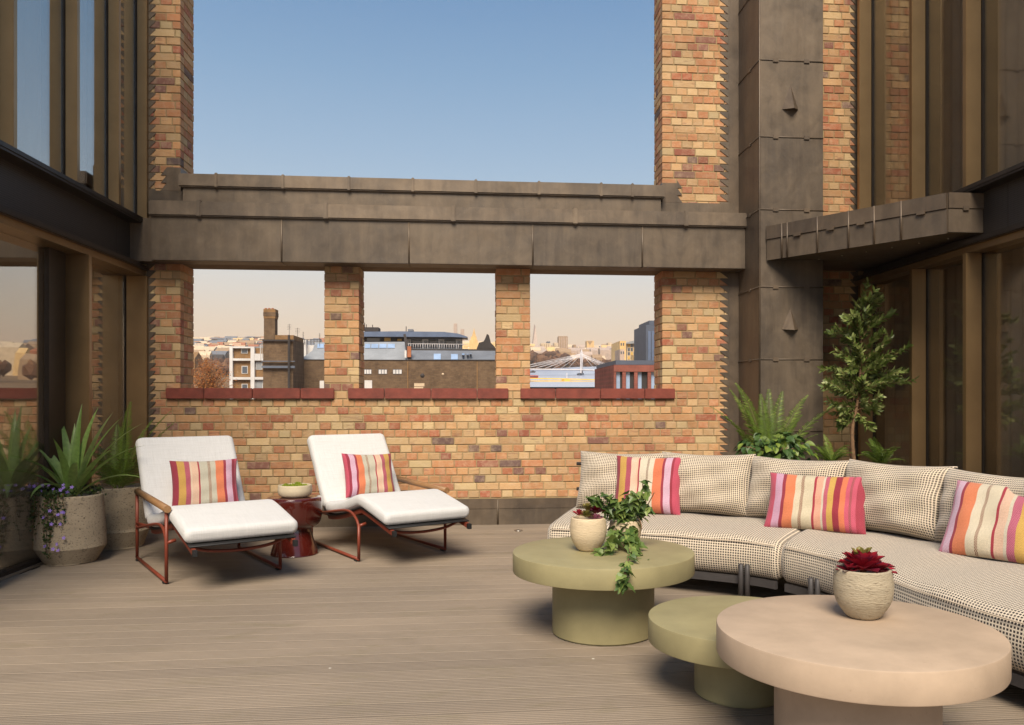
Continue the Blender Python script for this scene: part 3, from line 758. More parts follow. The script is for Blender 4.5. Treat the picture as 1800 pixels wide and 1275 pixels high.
# ------------------------------------------------------------------ chaises
def make_chaise(label, O, rz, armside, dims=1.0):
    t = thing('chaise_longue', label, 'lounge chair', (O[0], O[1], 0), rz, 'white chaise longues on red sled frames')
    knee = smooth_path([(.46,.380,0),(.20,.432,0),(-.03,.474,0),(-.12,.470,0),(-.35,.410,0),(-.60,.362,0),(-.80,.350,0)], 5)
    m = MB(); loft(m, [(p.x, p.y) for p in knee], .745, .100, .040, .035); m.build('seat_cushion', M['white'], t, True)
    m = MB(); m.tube([(x, -.045, .519-abs(x)*.0) for x in [-.33+.066*k for k in range(11)]], .0035, 6); m.build('cushion_seam', M['white'], t, True)
    bk = [(-.79,.345),(-.90,.485),(-1.06,.715),(-1.235,.945)]
    m = MB(); loft(m, bk, .755, .105, .042, .04); m.build('back_cushion', M['white'], t, True)
    # black sling under the cushions
    sl = smooth_path([(.475,.318,0),(.20,.370,0),(-.03,.412,0),(-.12,.408,0),(-.35,.348,0),(-.60,.300,0),(-.815,.284,0),(-.88,.33,0),(-1.10,.64,0),(-1.30,.92,0)], 4)
    m = MB(); loft(m, [(p.x, p.y) for p in sl], .70, .010, .004, .004, n=1); m.build('sling', M['black'], t, True)
    for s in (-1, 1):
        m = MB(); rp = smooth_path([(.50,.286,0),(.20,.345,0),(-.03,.388,0),(-.12,.384,0),(-.35,.326,0),(-.62,.276,0),(-.80,.262,0)], 5)
        for p, q in zip(rp[:-1], rp[1:]):
            c = (p+q)/2; tg = (q-p); l = tg.length; tg.normalize()
            m.obox((s*.325, c.x, c.y), (1,0,0), (0,tg.x,tg.y), (0,-tg.y,tg.x), .012, l/2+.002, .017)
        m.build('side_rail', M['red'], t, True)
        m = MB(); m.box(s*.325-.014, s*.325+.014, .497, .535, .262, .305, .003); m.build('rail_cap', M['black'], t, True)
        # back rail
        m = MB(); m.tube([(s*.33,-.80,.27),(s*.33,-.93,.42),(s*.33,-1.31,.93)], .012, 8); m.build('back_rail', M['red'], t, True)
        X = s*.39; r = .0125
        tall = (s == armside)
        zf, zb = (.505, .53) if tall else (.30, .29)
        def seg(*pp):
            m = MB(); m.tube(pp, r, 10); m.build('leg_tube', M['red'], t, True)
        seg((X, 0, zf), (X, 0, .014+r)); seg((X, -1.07, zb), (X, -1.07, .014+r)); seg((X, .004, .02), (X, -1.074, .02))
        cv = smooth_path([(X,-1.07,.255),(X*.985,-.72,.315),(X*.98,-.34,.372),(X*.98,-.17,.372),(X*.99,-.05,.325),(X,0,.27)], 6)
        m = MB(); m.tube(cv, .0115, 8); m.build('curved_brace', M['red'], t, True)
        seg((X, 0, .285), (s*.33, 0.0, .33-.03)); seg((X, -1.07, .29), (s*.325, -.84, .28))
        for yy in (-.04, -1.03):
            m = MB(); m.box(X-.016, X+.016, yy-.025, yy+.025, 0, .012, .002); m.build('foot_pad', M['black'], t, True)
        if tall:
            m = MB(); m.tube([(X, .035, .520), (X, -1.05, .545)], .0255, 18); o = m.build('armrest', M['wood'], t, True)
            for p in o.data.polygons:
                if len(p.vertices) > 4: p.use_smooth = False
            m = MB(); m.tube([(X, -1.05, .545), (X, -1.085, .545), (X, -1.085, .50)], .011, 8); m.build('arm_bracket', M['red'], t, True)
    cb = smooth_path([(-.325,.33,.300),(-.2,.34,.262),(0,.345,.248),(.2,.34,.262),(.325,.33,.300)], 5)
    m = MB(); m.tube(cb, .0115, 8); m.build('cross_bar', M['red'], t, True)
    m = MB(); m.tube([(-.33,-.80,.262),(.33,-.80,.262)], .0115, 8); m.build('cross_bar', M['red'], t, True)
    return t
ch1 = make_chaise('white chaise longue with teak armrest on its left, next to the planters', (-1.766, 6.131), math.atan2(-.512, -.859), +1)
ch2 = make_chaise('white chaise longue with teak armrest on its right, right of the oxblood side table', (-.567, 6.80), math.atan2(-.506, -.863), -1)
ch2.scale = (.975, .985, .985)

RASP, MUST, DUST, PEACH, CRIM = (158,38,62), (205,158,62), (176,70,92), (232,178,150), (172,32,58)
ECRU, LINEN, ORANGE, LILAC, PINK, BROWN = (214,203,180), (206,200,184), (222,112,58), (206,158,186), (200,60,92), (120,70,48)
S_A = [(0,RASP,None),(.085,MUST,None),(.19,DUST,(190,90,110)),(.265,(226,200,170),None),(.29,PEACH,(222,196,168)),(.385,CRIM,None),(.41,LINEN,(196,190,165)),
       (.535,BROWN,(216,200,175)),(.575,LINEN,(196,190,165)),(.655,ORANGE,(228,124,66)),(.775,RASP,None),(.815,LILAC,(222,184,206)),(.91,RASP,(150,30,60)),(.955,PINK,None)]
def flip(S):
    ends = [a for a, *_ in S[1:]]+[1.0]; out = []
    for (a, c, p), e in zip(S, ends): out.append((round(1-e, 4), c, p))
    return out[::-1]
S_B = [(0,PINK,None),(.075,LILAC,(214,160,190)),(.155,RASP,None),(.19,ORANGE,(230,128,66)),(.29,ECRU,(224,205,170)),(.355,BROWN,(214,190,160)),(.385,ECRU,(222,205,165)),
       (.485,CRIM,None),(.51,PEACH,(228,150,120)),(.575,ECRU,None),(.595,DUST,(205,96,120)),(.635,MUST,(212,170,70)),(.695,CRIM,(140,28,50)),(.755,ORANGE,None),
       (.81,PINK,(206,80,110)),(.85,BROWN,(206,80,110)),(.875,PINK,(206,80,110)),(.915,RASP,(180,50,75))]
S_C = [(0,PINK,(222,170,200)),(.05,LILAC,(230,200,220)),(.12,RASP,None),(.15,ORANGE,(228,132,76)),(.28,ECRU,(235,220,190)),(.37,BROWN,(222,200,172)),(.40,ECRU,(230,214,180)),
       (.52,CRIM,None),(.55,PEACH,(222,196,168)),(.64,ECRU,None),(.67,DUST,(206,110,140)),(.75,MUST,(214,172,72)),(.88,CRIM,(205,90,110))]
piping_white = simple('cream_cushion_back', (.62,.57,.48), .9, 0, .08, 30, .3, 200)
def put_pillow(label, mesh, c, yaw, lean, roll=0, group='striped scatter cushions', name='scatter_cushion', cat='cushion'):
    o = link_mesh(name, mesh); tag(o, label, cat, group)
    # local: X across, Z up, front = -Y ; lean backwards about X, then yaw about Z
    o.rotation_euler = (Matrix.Rotation(yaw, 4, 'Z') @ Matrix.Rotation(lean, 4, 'X') @ Matrix.Rotation(roll, 4, 'Y')).to_euler()
    o.location = c; return o
sfA, sfF = stripe_fabric('striped_weave', S_A), stripe_fabric('striped_weave_reversed', flip(S_A))
a1 = Vector((.512, -.859)); b1 = Vector((.859, .512))
def chp(O, s, w, z): v = Vector(O)+a1*s+b1*w; return (v.x, v.y, z)
yaw_ch = math.atan2(b1.y, b1.x)
put_pillow('striped cushion leaning on the left chaise longue, mustard stripe on its left', pillow_mesh('scatter_cushion', sfA, .50, .40, .13, .55, .06, seed=3), chp((-1.766,6.131), -.66, .03, .415), yaw_ch-.10, -math.radians(20))
put_pillow('striped cushion leaning on the right chaise longue, mustard stripe on its right', pillow_mesh('scatter_cushion', sfF, .46, .40, .13, .55, .06, seed=5), chp((-.567,6.80), -.66, .015, .415), yaw_ch-.02, -math.radians(21), .04)

# ------------------------------------------------------------------ sofa
SF = smooth_path([(.50,5.72,0),(.80,5.625,0),(1.107,5.47,0),(1.488,5.241,0),(1.80,4.99,0),(2.00,4.56,0),(2.065,3.95,0),(2.10,3.60,0),(2.17,3.25,0),(2.30,2.85,0),(2.52,2.45,0)], 10)
SB = smooth_path([(.80,6.74,0),(1.10,6.62,0),(1.45,6.42,0),(2.00,6.12,0),(2.43,5.72,0),(2.78,5.20,0),(3.04,4.60,0),(3.14,4.20,0),(3.26,3.70,0),(3.38,3.2,0),(3.50,2.7,0)], 10)
def resample(P, n):
    d = [0]
    for a, b in zip(P[:-1], P[1:]): d.append(d[-1]+(b-a).length)
    out = []; j = 0
    for k in range(n+1):
        s = d[-1]*k/n
        while j < len(P)-2 and d[j+1] < s: j += 1
        out.append(P[j].lerp(P[j+1], min(1, (s-d[j])/max(1e-9, d[j+1]-d[j]))))
    return out
NS = 120; SF = resample(SF, NS); SB = resample(SB, NS)
kx = min(range(NS+1), key=lambda k: (SF[k]-Vector((1.858,4.93,0))).length)   # joint between the two seats
# re-pair so the joint line leaves the front edge about square
def sofa_seat(m, k0, k1, z0, z1, seed):
    rr = random.Random(seed); n = k1-k0; vs = []; uv = []
    h = z1-z0; r = .06
    def section(k):
        f, b = SF[k], SB[k]; e = min(k-k0, k1-k)/NS*4.6
        edge = 0
        # round the module ends
        q = min(1, max(0, e/.05)); ins = .035*(1-math.sqrt(max(0, 1-(1-q)**2)))
        dirn = (b-f).normalized(); L = (b-f).length
        pts = []
        fr = ins
        prof = [(r*.9+fr, 0), (.02+fr, .018), (.0+fr, .06), (-.012+fr, h*.5), (.0+fr, h-.055), (.018+fr, h-.022), (.055+fr, h-.004)]
        prof += [(x, h+.012*math.sin(PI*x/L)+.0) for x in (.16, .3, .45, .6, L-.02)]
        prof += [(L, h-.03), (L, .03), (L-.03, 0)]
        return f, dirn, prof, ins
    uo = 0; prev = None; rings = []
    for k in range(k0, k1+1):
        f, dn, prof, ins = section(k)
        if prev is not None: uo += (f-prev).length
        prev = f; acc = 0; pp = None
        for (x, z) in prof:
            if pp: acc += math.hypot(x-pp[0], z-pp[1])
            pp = (x, z); zz = z0+(z if z > h/2 else z+0)-(ins*.9 if z > h*.7 else -ins*.6 if z < h*.3 else 0)
            w = .004*math.sin(k*.5+z*30+seed)+.003*math.sin(k*.23+x*9)
            p = f+dn*(x); vs.append((p.x, p.y, zz+(w if z > h*.8 else 0))); uv.append((uo, acc))
        rings.append(len(prof))
    N = rings[0]; fs = []
    for i in range(n):
        for j in range(N-1): fs.append((i*N+j, (i+1)*N+j, (i+1)*N+j+1, i*N+j+1))
        fs.append((i*N+N-1, (i+1)*N+N-1, (i+1)*N, i*N))
    fs.append(list(range(N))); fs.append([n*N+j for j in range(N)][::-1])
    m.add(vs, fs, uv, smooth=True); return m
sofa = thing('curved_sofa', 'long curved outdoor sofa in cream and black dotted fabric on a charcoal frame', 'sofa', (2.0, 5.4, 0))
SZ0, SZ1 = .155, .405
for k0, k1, sd in ((0, kx, 1), (kx, NS, 2)):
    m = MB(); sofa_seat(m, k0, k1, SZ0, SZ1, sd)
    o = m.build('seat_cushion', M['dots'], sofa)
    pm = MB(); pm.tube([SF[k]+(SB[k]-SF[k]).normalized()*(-.003)+Vector((0,0,SZ1-.03)) for k in range(k0+1, k1)], .004, 6); pm.build('piping', simple('cream_piping', (.55,.45,.34), .9, 0, .1, 30), o)
for k0, k1 in ((1, kx-1), (kx+1, NS-1)):
    m = MB()
    for a, b in zip(range(k0, k1), range(k0+1, k1+1)):
        p = SF[a]+(SB[a]-SF[a]).normalized()*.035; q = SF[b]+(SB[b]-SF[b]).normalized()*.035
        tg = (q-p).normalized(); c = (p+q)/2; m.obox((c.x, c.y, .125), tg, (-tg.y, tg.x, 0), (0,0,1), (q-p).length/2+.001, .012, .024)
    m.build('front_rail', M['char'], sofa)
    m = MB()
    m.prism([(p.x, p.y) for p in [SF[a]+(SB[a]-SF[a])*.12 for a in range(k0, k1, 3)]]+[(p.x, p.y) for p in [SB[a] for a in range(k0, k1, 3)]][::-1], .10, .15)
    m.build('platform', M['char'], sofa)
def leg_at(k, front=True):
    dn = (SB[k]-SF[k]).normalized(); base = SF[k]-dn*.012 if front else SB[k]+dn*.02
    tg = Vector((-dn.y, dn.x, 0))
    for s in (-1, 1):
        p = base+tg*.020*s; top = .235 if front else .62
        m = MB(); m.tube([(p.x, p.y, 0), (p.x, p.y, top-.004), (p.x, p.y, top)], [.0165,.0165,.012], 12); m.build('leg', M['char'], sofa)
kl = [6, kx-7, kx+8, kx+34, NS-8]
for k in kl: leg_at(k); leg_at(min(NS, k+1), False)
for z in (.54, .745):
    P_ = [SB[k]+(SB[k]-SF[k]).normalized()*.0 for k in range(0, NS+1, 3)]
    P_[0] = P_[0]+Vector((.035,-.015,0))
    m = MB(); m.tube([(p.x, p.y, z) for p in P_], .014, 10); m.build('back_frame_tube', M['char'], sofa)
# back cushions: (px of left/right ends handled as arc fractions)
def backc(k0, k1, H, seed, lean=15, dz=0, off=.17):
    p, q = SB[k0], SB[k1]; dn = ((SF[k0]-SB[k0]).normalized()+(SF[k1]-SB[k1]).normalized()).normalized()
    c = (p+q)/2+dn*off; W = (q-p).length*1.05; tg = (q-p).normalized(); yaw = math.atan2(tg.y, tg.x)
    o = link_mesh('back_cushion', pillow_mesh('back_cushion', M['dots'], W*1.0, H, .30, .50, .075, 30, seed=seed, wr=.010), sofa)
    o.rotation_euler = (Matrix.Rotation(yaw, 4, 'Z') @ Matrix.Rotation(-math.radians(lean), 4, 'X')).to_euler()
    o.location = Vector((c.x, c.y, SZ1-.005+dz))-Vector(sofa.location); return o
def proj_px(p): return CX+F_PX*(p.x*CT-p.y*ST)/(p.x*ST+p.y*CT)
def k_at(px): return min(range(NS+1), key=lambda k: abs(proj_px(SB[k]+(SF[k]-SB[k]).normalized()*.2)-px))
BK = [(k_at(a), k_at(b)) for a, b in ((1012,1160),(1160,1314),(1312,1482),(1484,1652),(1654,1850))]
for i, (a, b) in enumerate(BK): backc(a, b, .47+.01*(i % 2), 10+i)
def scatter(label, mat, k, W, H, yaw_off, lean, off, z=SZ1, roll=0, dx=0, seed=1):
    dn = (SF[k]-SB[k]).normalized(); tg = Vector((-dn.y, dn.x, 0)); tg = tg if tg.x > 0 or tg.y < 0 else -tg
    tg = Vector((-dn.y, dn.x, 0)); 
    if tg.x < 0: tg = -tg
    c = SB[k]+dn*off+tg*dx; yaw = math.atan2(tg.y, tg.x)+yaw_off
    return put_pillow(label, pillow_mesh('scatter_cushion', mat, W, H, .15, .55, .06, seed=seed, backmat=piping_white), (c.x, c.y, z), yaw, -math.radians(lean), roll)
scatter('striped cushion at the left end of the dotted sofa, behind the ivy pot', stripe_fabric('striped_weave_sofa_end', [(0,RASP,None),(.07,MUST,None),(.17,DUST,None),(.25,(236,214,186),PEACH),(.33,(232,190,160),None),(.36,CRIM,None),(.385,(228,214,188),ECRU),(.49,BROWN,ECRU),(.52,(228,214,188),ECRU),(.595,ORANGE,None),(.73,RASP,None),(.765,LILAC,(226,190,210)),(.86,RASP,None),(.895,PINK,None)]),
        16, .52, .455, .0, 19, .34, seed=21)
scatter('wide striped cushion at the middle of the dotted sofa', stripe_fabric('striped_weave_wide', S_B), 48, .66, .40, .06, 26, .48, seed=22)
scatter('striped cushion at the right end of the dotted sofa', stripe_fabric('striped_weave_right', S_C), 79, .56, .46, .02, 30, .40, seed=23, roll=.0)

# ------------------------------------------------------------------ round tables
def rtable(label, c, ztop, r, th, rb, mat):
    t = thing('coffee_table', label, 'coffee table', (c[0], c[1], 0), 0, 'round pedestal coffee tables')
    b = .006
    m = MB(); m.lathe([(rb-.01, .0), (rb-.01, .009), (rb, .0095), (rb, ztop-th)], seg=96); m.build('pedestal', mat, t, True)
    m = MB(); m.lathe([(r-b, ztop-th+.0005), (r-b*.3, ztop-th+b*.3), (r, ztop-th+b), (r, ztop-b), (r-b*.3, ztop-b*.3), (r-b, ztop), (r*.5, ztop), (.001, ztop)], seg=128)
    o = m.build('tabletop', mat, t, True)
    try: 
        mod = o.modifiers.new('edge', 'EDGE_SPLIT'); mod.split_angle = math.radians(35)
        o2 = t.children[0].modifiers.new('edge', 'EDGE_SPLIT'); o2.split_angle = math.radians(35)
    except Exception: pass
    return t
T1c, T2c, T3c = (.705, 4.503), (1.150, 3.514), (1.362, 2.860)
rtable('large sage green round table with succulent and ivy pots on it', T1c, .444, .495, .107, .279, M['green'])
rtable('small low sage green round table between the two larger ones', T2c, .330, .396, .106, .195, M['green'])
rtable('large sand coloured round table in front with a red succulent pot', T3c, .460, .490, .107, .283, M['sand'])

# ------------------------------------------------------------------ oxblood stool and moss bowl
def smoothprof(pts, n=6):
    return [(p.x, p.y) for p in smooth_path([(a, b, 0) for a, b in pts], n)]
sc = at(517, 981, 6.99); SX, SY = sc.x, 7.0
st = thing('drum_stool', 'glossy oxblood hourglass side table between the two chaise longues', 'side table', (SX, SY, 0))
m = MB(); m.lathe([(.185,0),(.190,.006)]+smoothprof([(.190,.006),(.178,.05),(.155,.12),(.138,.18),(.132,.212)]), seg=64); m.build('foot', M['ox'], st, True)
m = MB(); m.lathe(smoothprof([(.134,.212),(.165,.222),(.198,.250),(.216,.300),(.221,.37),(.221,.44),(.217,.462)])+[(.206,.470),(.19,.4715),(.001,.4715)], seg=64); m.build('drum_top', M['ox'], st, True)
bw = thing('moss_bowl', 'shallow pale stone bowl of green moss on the oxblood side table', 'bowl', (SX+.01, SY-.02, .472))
m = MB(); m.lathe(smoothprof([(.09,0),(.122,.012),(.136,.045),(.134,.085),(.130,.098)])+[(.122,.098),(.118,.07),(.001,.07)], seg=48, closed=False); m.build('bowl_shell', M['bowl'], bw, True)
m = MB()
for k in range(900):
    a, q = R.uniform(0, 2*PI), .117*math.sqrt(R.random()); x, y = q*math.cos(a), q*math.sin(a)
    h = .086+.018*math.sin(x*40+1)*math.sin(y*37)+.014*(1-(q/.117)**2); s = .006
    for j in range(2):
        b = R.uniform(0, PI); m.add([(x-s*math.cos(b), y-s*math.sin(b), h-.022), (x+s*math.cos(b), y+s*math.sin(b), h-.022), (x+R.uniform(-.004,.004), y+R.uniform(-.004,.004), h+.005)], [(0,1,2)])
tag(m.build('moss', M['moss'], bw, True), kind='stuff')

# ------------------------------------------------------------------ deck drain and specks
dr = thing('deck_drain', 'small round steel fitting set into the deck near the wall', 'deck fitting', (.427, 8.0, 0))
m = MB(); m.lathe([(.040,.0),(.040,.007),(.036,.009),(.026,.009),(.024,.004),(.001,.004)], seg=28); m.build('ring', M['steel'], dr, True)
m = MB(); m.lathe([(.018,.0045),(.016,.008),(.001,.009)], seg=18, closed=False); m.build('cap', M['black'], dr, True)

# ------------------------------------------------------------------ plants
def blade(m, p0, az, L, lean, w, droop, n=7, fold=.3, tn=None, tip=1.0):
    """long tapering leaf as one strip with a folded midrib"""
    pts = []; p = Vector(p0); el = lean
    for i in range(n+1):
        f = i/n; pts.append(p.copy()); p = p+Vector((math.cos(az)*math.cos(el), math.sin(az)*math.cos(el), math.sin(el)))*(L/n); el -= droop/n*(1+f)
    side = Vector((-math.sin(az), math.cos(az), 0)); vs = []
    for i, q in enumerate(pts):
        f = i/n; ww = w*(min(1, .55+f*1.8))*(1-f**2.4*tip)
        t = (pts[min(i+1, n)]-pts[max(i-1, 0)]).normalized(); up = side.cross(t)*-1
        vs += [q-side*ww+up*ww*fold, q, q+side*ww+up*ww*fold]
    fs = []
    for i in range(n):
        for k in (0, 1): fs.append((i*3+k, i*3+k+1, i*3+k+4, i*3+k+3))
    m.add(vs, fs, col=tn or (R.random(),.5,.5), smooth=True); return pts
def planter(name, label, c, prof, mat, inner, soilmat, cat='planter', group=None):
    t = thing(name, label, cat, (c[0], c[1], c[2] if len(c) > 2 else 0), 0, group)
    r_top, z_top = prof[-1]
    m = MB(); m.lathe([(.001,0)]+prof+[(r_top-.006, z_top+.004), (r_top-inner, z_top+.002), (r_top-inner-.004, z_top-.03), (.001, z_top-.03)], seg=56, closed=False)
    m.build('pot', mat, t, True)
    m = MB()
    rr = r_top-inner-.004; rings = 7
    vs = [(0,0,z_top-.022)]
    for i in range(1, rings+1):
        for k in range(28): a = 2*PI*k/28; vs.append((rr*i/rings*math.cos(a), rr*i/rings*math.sin(a), z_top-.024+R.uniform(-.004,.006)))
    fs = [(0, 1+k, 1+(k+1)%28) for k in range(28)]
    for i in range(rings-1):
        for k in range(28): k2 = (k+1)%28; fs.append((1+i*28+k, 1+(i+1)*28+k, 1+(i+1)*28+k2, 1+i*28+k2))
    m.add(vs, fs, smooth=True); m.build('topping', soilmat, t, True); return t
P1 = at(125, 997, 6.62); P1 = (at(124, 960, 6.83).x, 6.83, 0)
P2 = at(207, 960, 7.46); P2 = (P2.x, 7.48, 0)
pp1 = [(.160,0),(.180,.004)]+smoothprof([(.180,.004),(.208,.05),(.240,.105),(.252,.125)], 4)+smoothprof([(.252,.125),(.252,.145),(.243,.30),(.233,.44),(.227,.525)], 4)
planter('tall_planter', 'front speckled stone planter with flared foot, by the left glass, holding a yucca', P1, pp1, M['planter'], .022, M['gravel'], 'planter')
pp2 = [(.175,0),(.190,.004)]+smoothprof([(.190,.004),(.225,.10),(.242,.155)], 4)+smoothprof([(.242,.155),(.240,.30),(.232,.50),(.229,.52)], 4)
planter('tall_planter', 'rear speckled stone planter holding a fern, behind the left chaise longue', P2, pp2, M['planter'], .022, M['gravel'], 'planter')
# yucca
yu = thing('yucca_plant', 'broad bladed yucca fanning out of the front left planter', 'plant', (P1[0]+.01, P1[1], .52))
ydat = [(1.55,.62,1.50,.2),(1.2,.62,1.42,.3),(2.2,.60,1.30,.5),(2.75,.62,1.20,.8),(3.1,.58,1.00,.9),(.25,.64,1.15,.5),(-.15,.60,.95,.6),(.6,.60,1.30,.4),(3.5,.55,.85,1.0),(-.5,.5,1.0,.5),
        (4.3,.34,.95,1.6),(3.9,.48,1.15,.9),(5.2,.42,1.1,.8),(-.25,.62,1.28,.3),(1.9,.50,1.45,.3),(.05,.52,.72,1.0),(2.95,.70,1.12,.55),(3.3,.55,1.25,.6),(4.7,.45,1.3,.4)]
for az, Ln, el, dp in ydat:
    m = MB(); blade(m, (.03*math.cos(az), .03*math.sin(az), -.01), az, Ln*1.20, el, .037, dp, 9, .32, (R.uniform(0,.9),.5,.5))
    m.build('leaf', M['yucca'], yu, True)
m = MB(); m.tube([(0,0,-.06),(0,0,.05)], [.045,.035], 12); m.build('stem', M['bark'], yu, True)
# trailing campanula
tr = thing('trailing_campanula', 'trailing bellflower with violet blooms spilling down the front left planter', 'plant', (P1[0], P1[1], .525))
lm = MB(); fm = MB(); sm_ = MB()
def little_leaf(m, p, s, tn=None):
    a, b = R.uniform(0, 2*PI), R.uniform(-.6, 1.2)
    u = Vector((math.cos(a)*math.cos(b), math.sin(a)*math.cos(b), math.sin(b))); w = u.orthogonal().normalized()
    w = (Matrix.Rotation(R.uniform(0, 6.28), 3, u) @ w); p = Vector(p)
    m.add([p, p+u*s*.4+w*s*.42, p+u*s*.95+w*.2*s, p+u*s*1.05, p+u*s*.95-w*.2*s, p+u*s*.4-w*s*.42], [(0,1,2,3),(0,3,4,5)], col=tn or (R.random(),.5,.5))
def flower(m, p, s):
    n = Vector((R.uniform(-.6,.6), -1, R.uniform(0,1))).normalized(); u = n.orthogonal().normalized(); w = n.cross(u); p = Vector(p)
    for k in range(5):
        a = 2*PI*k/5; d_ = u*math.cos(a)+w*math.sin(a); e = u*math.cos(a+PI/2)+w*math.sin(a+PI/2)
        m.add([p, p+d_*s*.5+e*s*.28+n*s*.2, p+d_*s+n*s*.35, p+d_*s*.5-e*s*.28+n*s*.2], [(0,1,2,3)])
def prad(z): # planter radius at height z
    return .252 if z < .15 else .252-(z-.15)/.37*.025
for k in range(520):
    a, q = R.uniform(0, 2*PI), .24*math.sqrt(R.random()); p = (q*math.cos(a), q*math.sin(a), R.uniform(-.01,.075)*(1.2-q*2))
    if a > 1.2 and a < 2.4 and R.random() < .5: continue
    if -.9 < (a if a < PI else a-2*PI) < .6 and R.random() < .75: continue
    little_leaf(lm, p, R.uniform(.016,.034))
trails = [(-1.75,.43,42),(-1.62,.36,36),(-1.90,.30,30),(-1.50,.22,26),(-1.35,.20,22),(-2.45,.27,26),(-2.6,.20,20),(-2.85,.34,34),(-3.05,.36,30),(-2.3,.16,14),(-3.3,.30,26),(-1.68,.46,34),(-2.15,.33,10)]
for a, L_, n in trails:
    pts = []; aa = a
    for k in range(14):
        f = k/13; z = .01-L_*max(0, f-.12)/.88; aa += R.uniform(-.03,.03)
        rr = (prad(.5+z)+.012) if f > .14 else .235; pts.append((rr*math.cos(aa), rr*math.sin(aa), z+(.03 if 0 < f < .2 else 0)))
    sm_.tube(pts, .0018, 5)
    for k in range(n*2):
        f = R.random()**1.1; i = min(12, int(f*13)); p = Vector(pts[i]).lerp(Vector(pts[i+1]), f*13-i)
        sp = .020*(1.1-f*.7); p += Vector((R.uniform(-sp,sp), R.uniform(-sp,sp)-.004, R.uniform(-.01,.01))); little_leaf(lm, p, R.uniform(.014,.026)*(1.1-.3*f))
tag(lm.build('trailing_foliage', M['trail'], tr, True), kind='stuff'); sm_.build('stem', M['bark'], tr, True)
fps = []
for k in range(15): a = R.uniform(3.3, 5.3); q = R.uniform(.12,.26); fps.append((q*math.cos(a), q*math.sin(a), R.uniform(.03,.10)))
for k in range(9): a = R.uniform(-2.95,-3.5); fps.append((.29*math.cos(a), .29*math.sin(a), R.uniform(-.02,.10)))
for k in range(12): a = R.uniform(-1.9,-1.2); z = R.uniform(-.42,-.02); rr = prad(.5+z)+.03; fps.append((rr*math.cos(a), rr*math.sin(a), z))
for p in fps: m = MB(); flower(m, p, .017); m.build('flower', M['violet'], tr, True)
# ferns: each frond its own part
def frond(p0, az, L, el, droop, w=.10, npin=26, tn=None):
    m = MB(); n = 14; pts = []; p = Vector(p0); e = el
    for i in range(n+1):
        f = i/n; pts.append(p.copy()); p = p+Vector((math.cos(az)*math.cos(e), math.sin(az)*math.cos(e), math.sin(e)))*(L/n); e -= droop/n*(.4+1.3*f)
    m.tube(pts, [.0032*(1-.75*i/n) for i in range(n+1)], 4, col=(.2,.5,.5))
    side = Vector((-math.sin(az), math.cos(az), 0)); tn = tn if tn is not None else R.random()
    for i in range(npin):
        f = .10+.89*i/npin; k = f*n; j = min(n-1, int(k)); q = pts[j].lerp(pts[j+1], k-j); t = (pts[j+1]-pts[j]).normalized(); up = t.cross(side)
        ln = w*(math.sin(PI*min(1, f*.80+.16))**.8)*(1-.55*f)*R.uniform(.88,1.08)
        for s in (-1, 1):
            d_ = (side*s+t*.45+up*R.uniform(-.22,.12)).normalized(); nrm_ = t*.5; wd = L/npin*.40
            a = q; b = q+d_*ln*.35+t*wd; c = q+d_*ln*.8+t*wd*.6-up*.002; e_ = q+d_*ln-up*.006; g_ = q+d_*ln*.75-t*wd*.35; h_ = q+d_*ln*.3-t*wd*.7
            m.add([a,h_,g_,e_,c,b], [(0,1,2,3),(0,3,4,5)], col=(min(1, max(0, tn*.6+R.uniform(0,.3))),.5,.5))
    return m
def fern(label, c, data, name='fern', w=.10):
    t = thing(name, label, 'fern', c)
    for (az, L_, el, dp) in data:
        o = frond((.025*math.cos(az), .025*math.sin(az), 0), az, L_, el, dp, w, max(20, int(L_*66))).build('frond', M['fern'], t, True)
    return t
fern('upright fern in the rear left planter', (P2[0], P2[1], .49),
     [(1.3,.78,1.50,.25),(.35,.80,1.25,.55),(.1,.72,1.12,.5),(.7,.66,1.35,.5),(2.7,.55,1.25,.9),(3.0,.55,.95,1.2),(3.5,.5,1.0,1.2),(4.6,.45,1.1,1.2),(5.3,.5,1.1,1.2),(4.1,.48,1.3,1.0),(-.2,.6,1.2,.9),(2.0,.62,1.4,.6),(5.8,.5,.95,1.3),(1.8,.5,1.2,.9),(-.5,.45,.8,1.4)], w=.125)
# right hand planting behind the sofa
bp = at(1352, 800, 7.35)
BX, BY = bp.x, 7.35
planter('trough_planter', 'round stone planter mostly hidden behind the dotted sofa', (BX, BY, 0), [(.20,0),(.21,.005),(.25,.30),(.25,.52)], M['planter'], .02, M['soil'])
fern('tall fern rising behind the dotted sofa before the lead column', (BX, BY+.02, .55),
     [(2.3,.92,1.35,.6),(2.0,1.0,1.40,.75),(.5,.95,1.20,.65),(.15,.98,1.02,.7),(1.2,.86,1.45,.4),(3.2,.75,1.25,.9),(.9,.9,1.3,.5),(2.8,.85,1.2,.8),(3.6,.6,1.2,.9),(5.9,.6,1.1,.9),(1.6,.8,1.5,.4),(.3,.7,1.3,.8),(2.5,.7,1.45,.5)], w=.15)
bu = thing('variegated_shrub', 'low bushy shrub with pointed green leaves below the tall fern', 'shrub', (BX, BY-.12, .70))
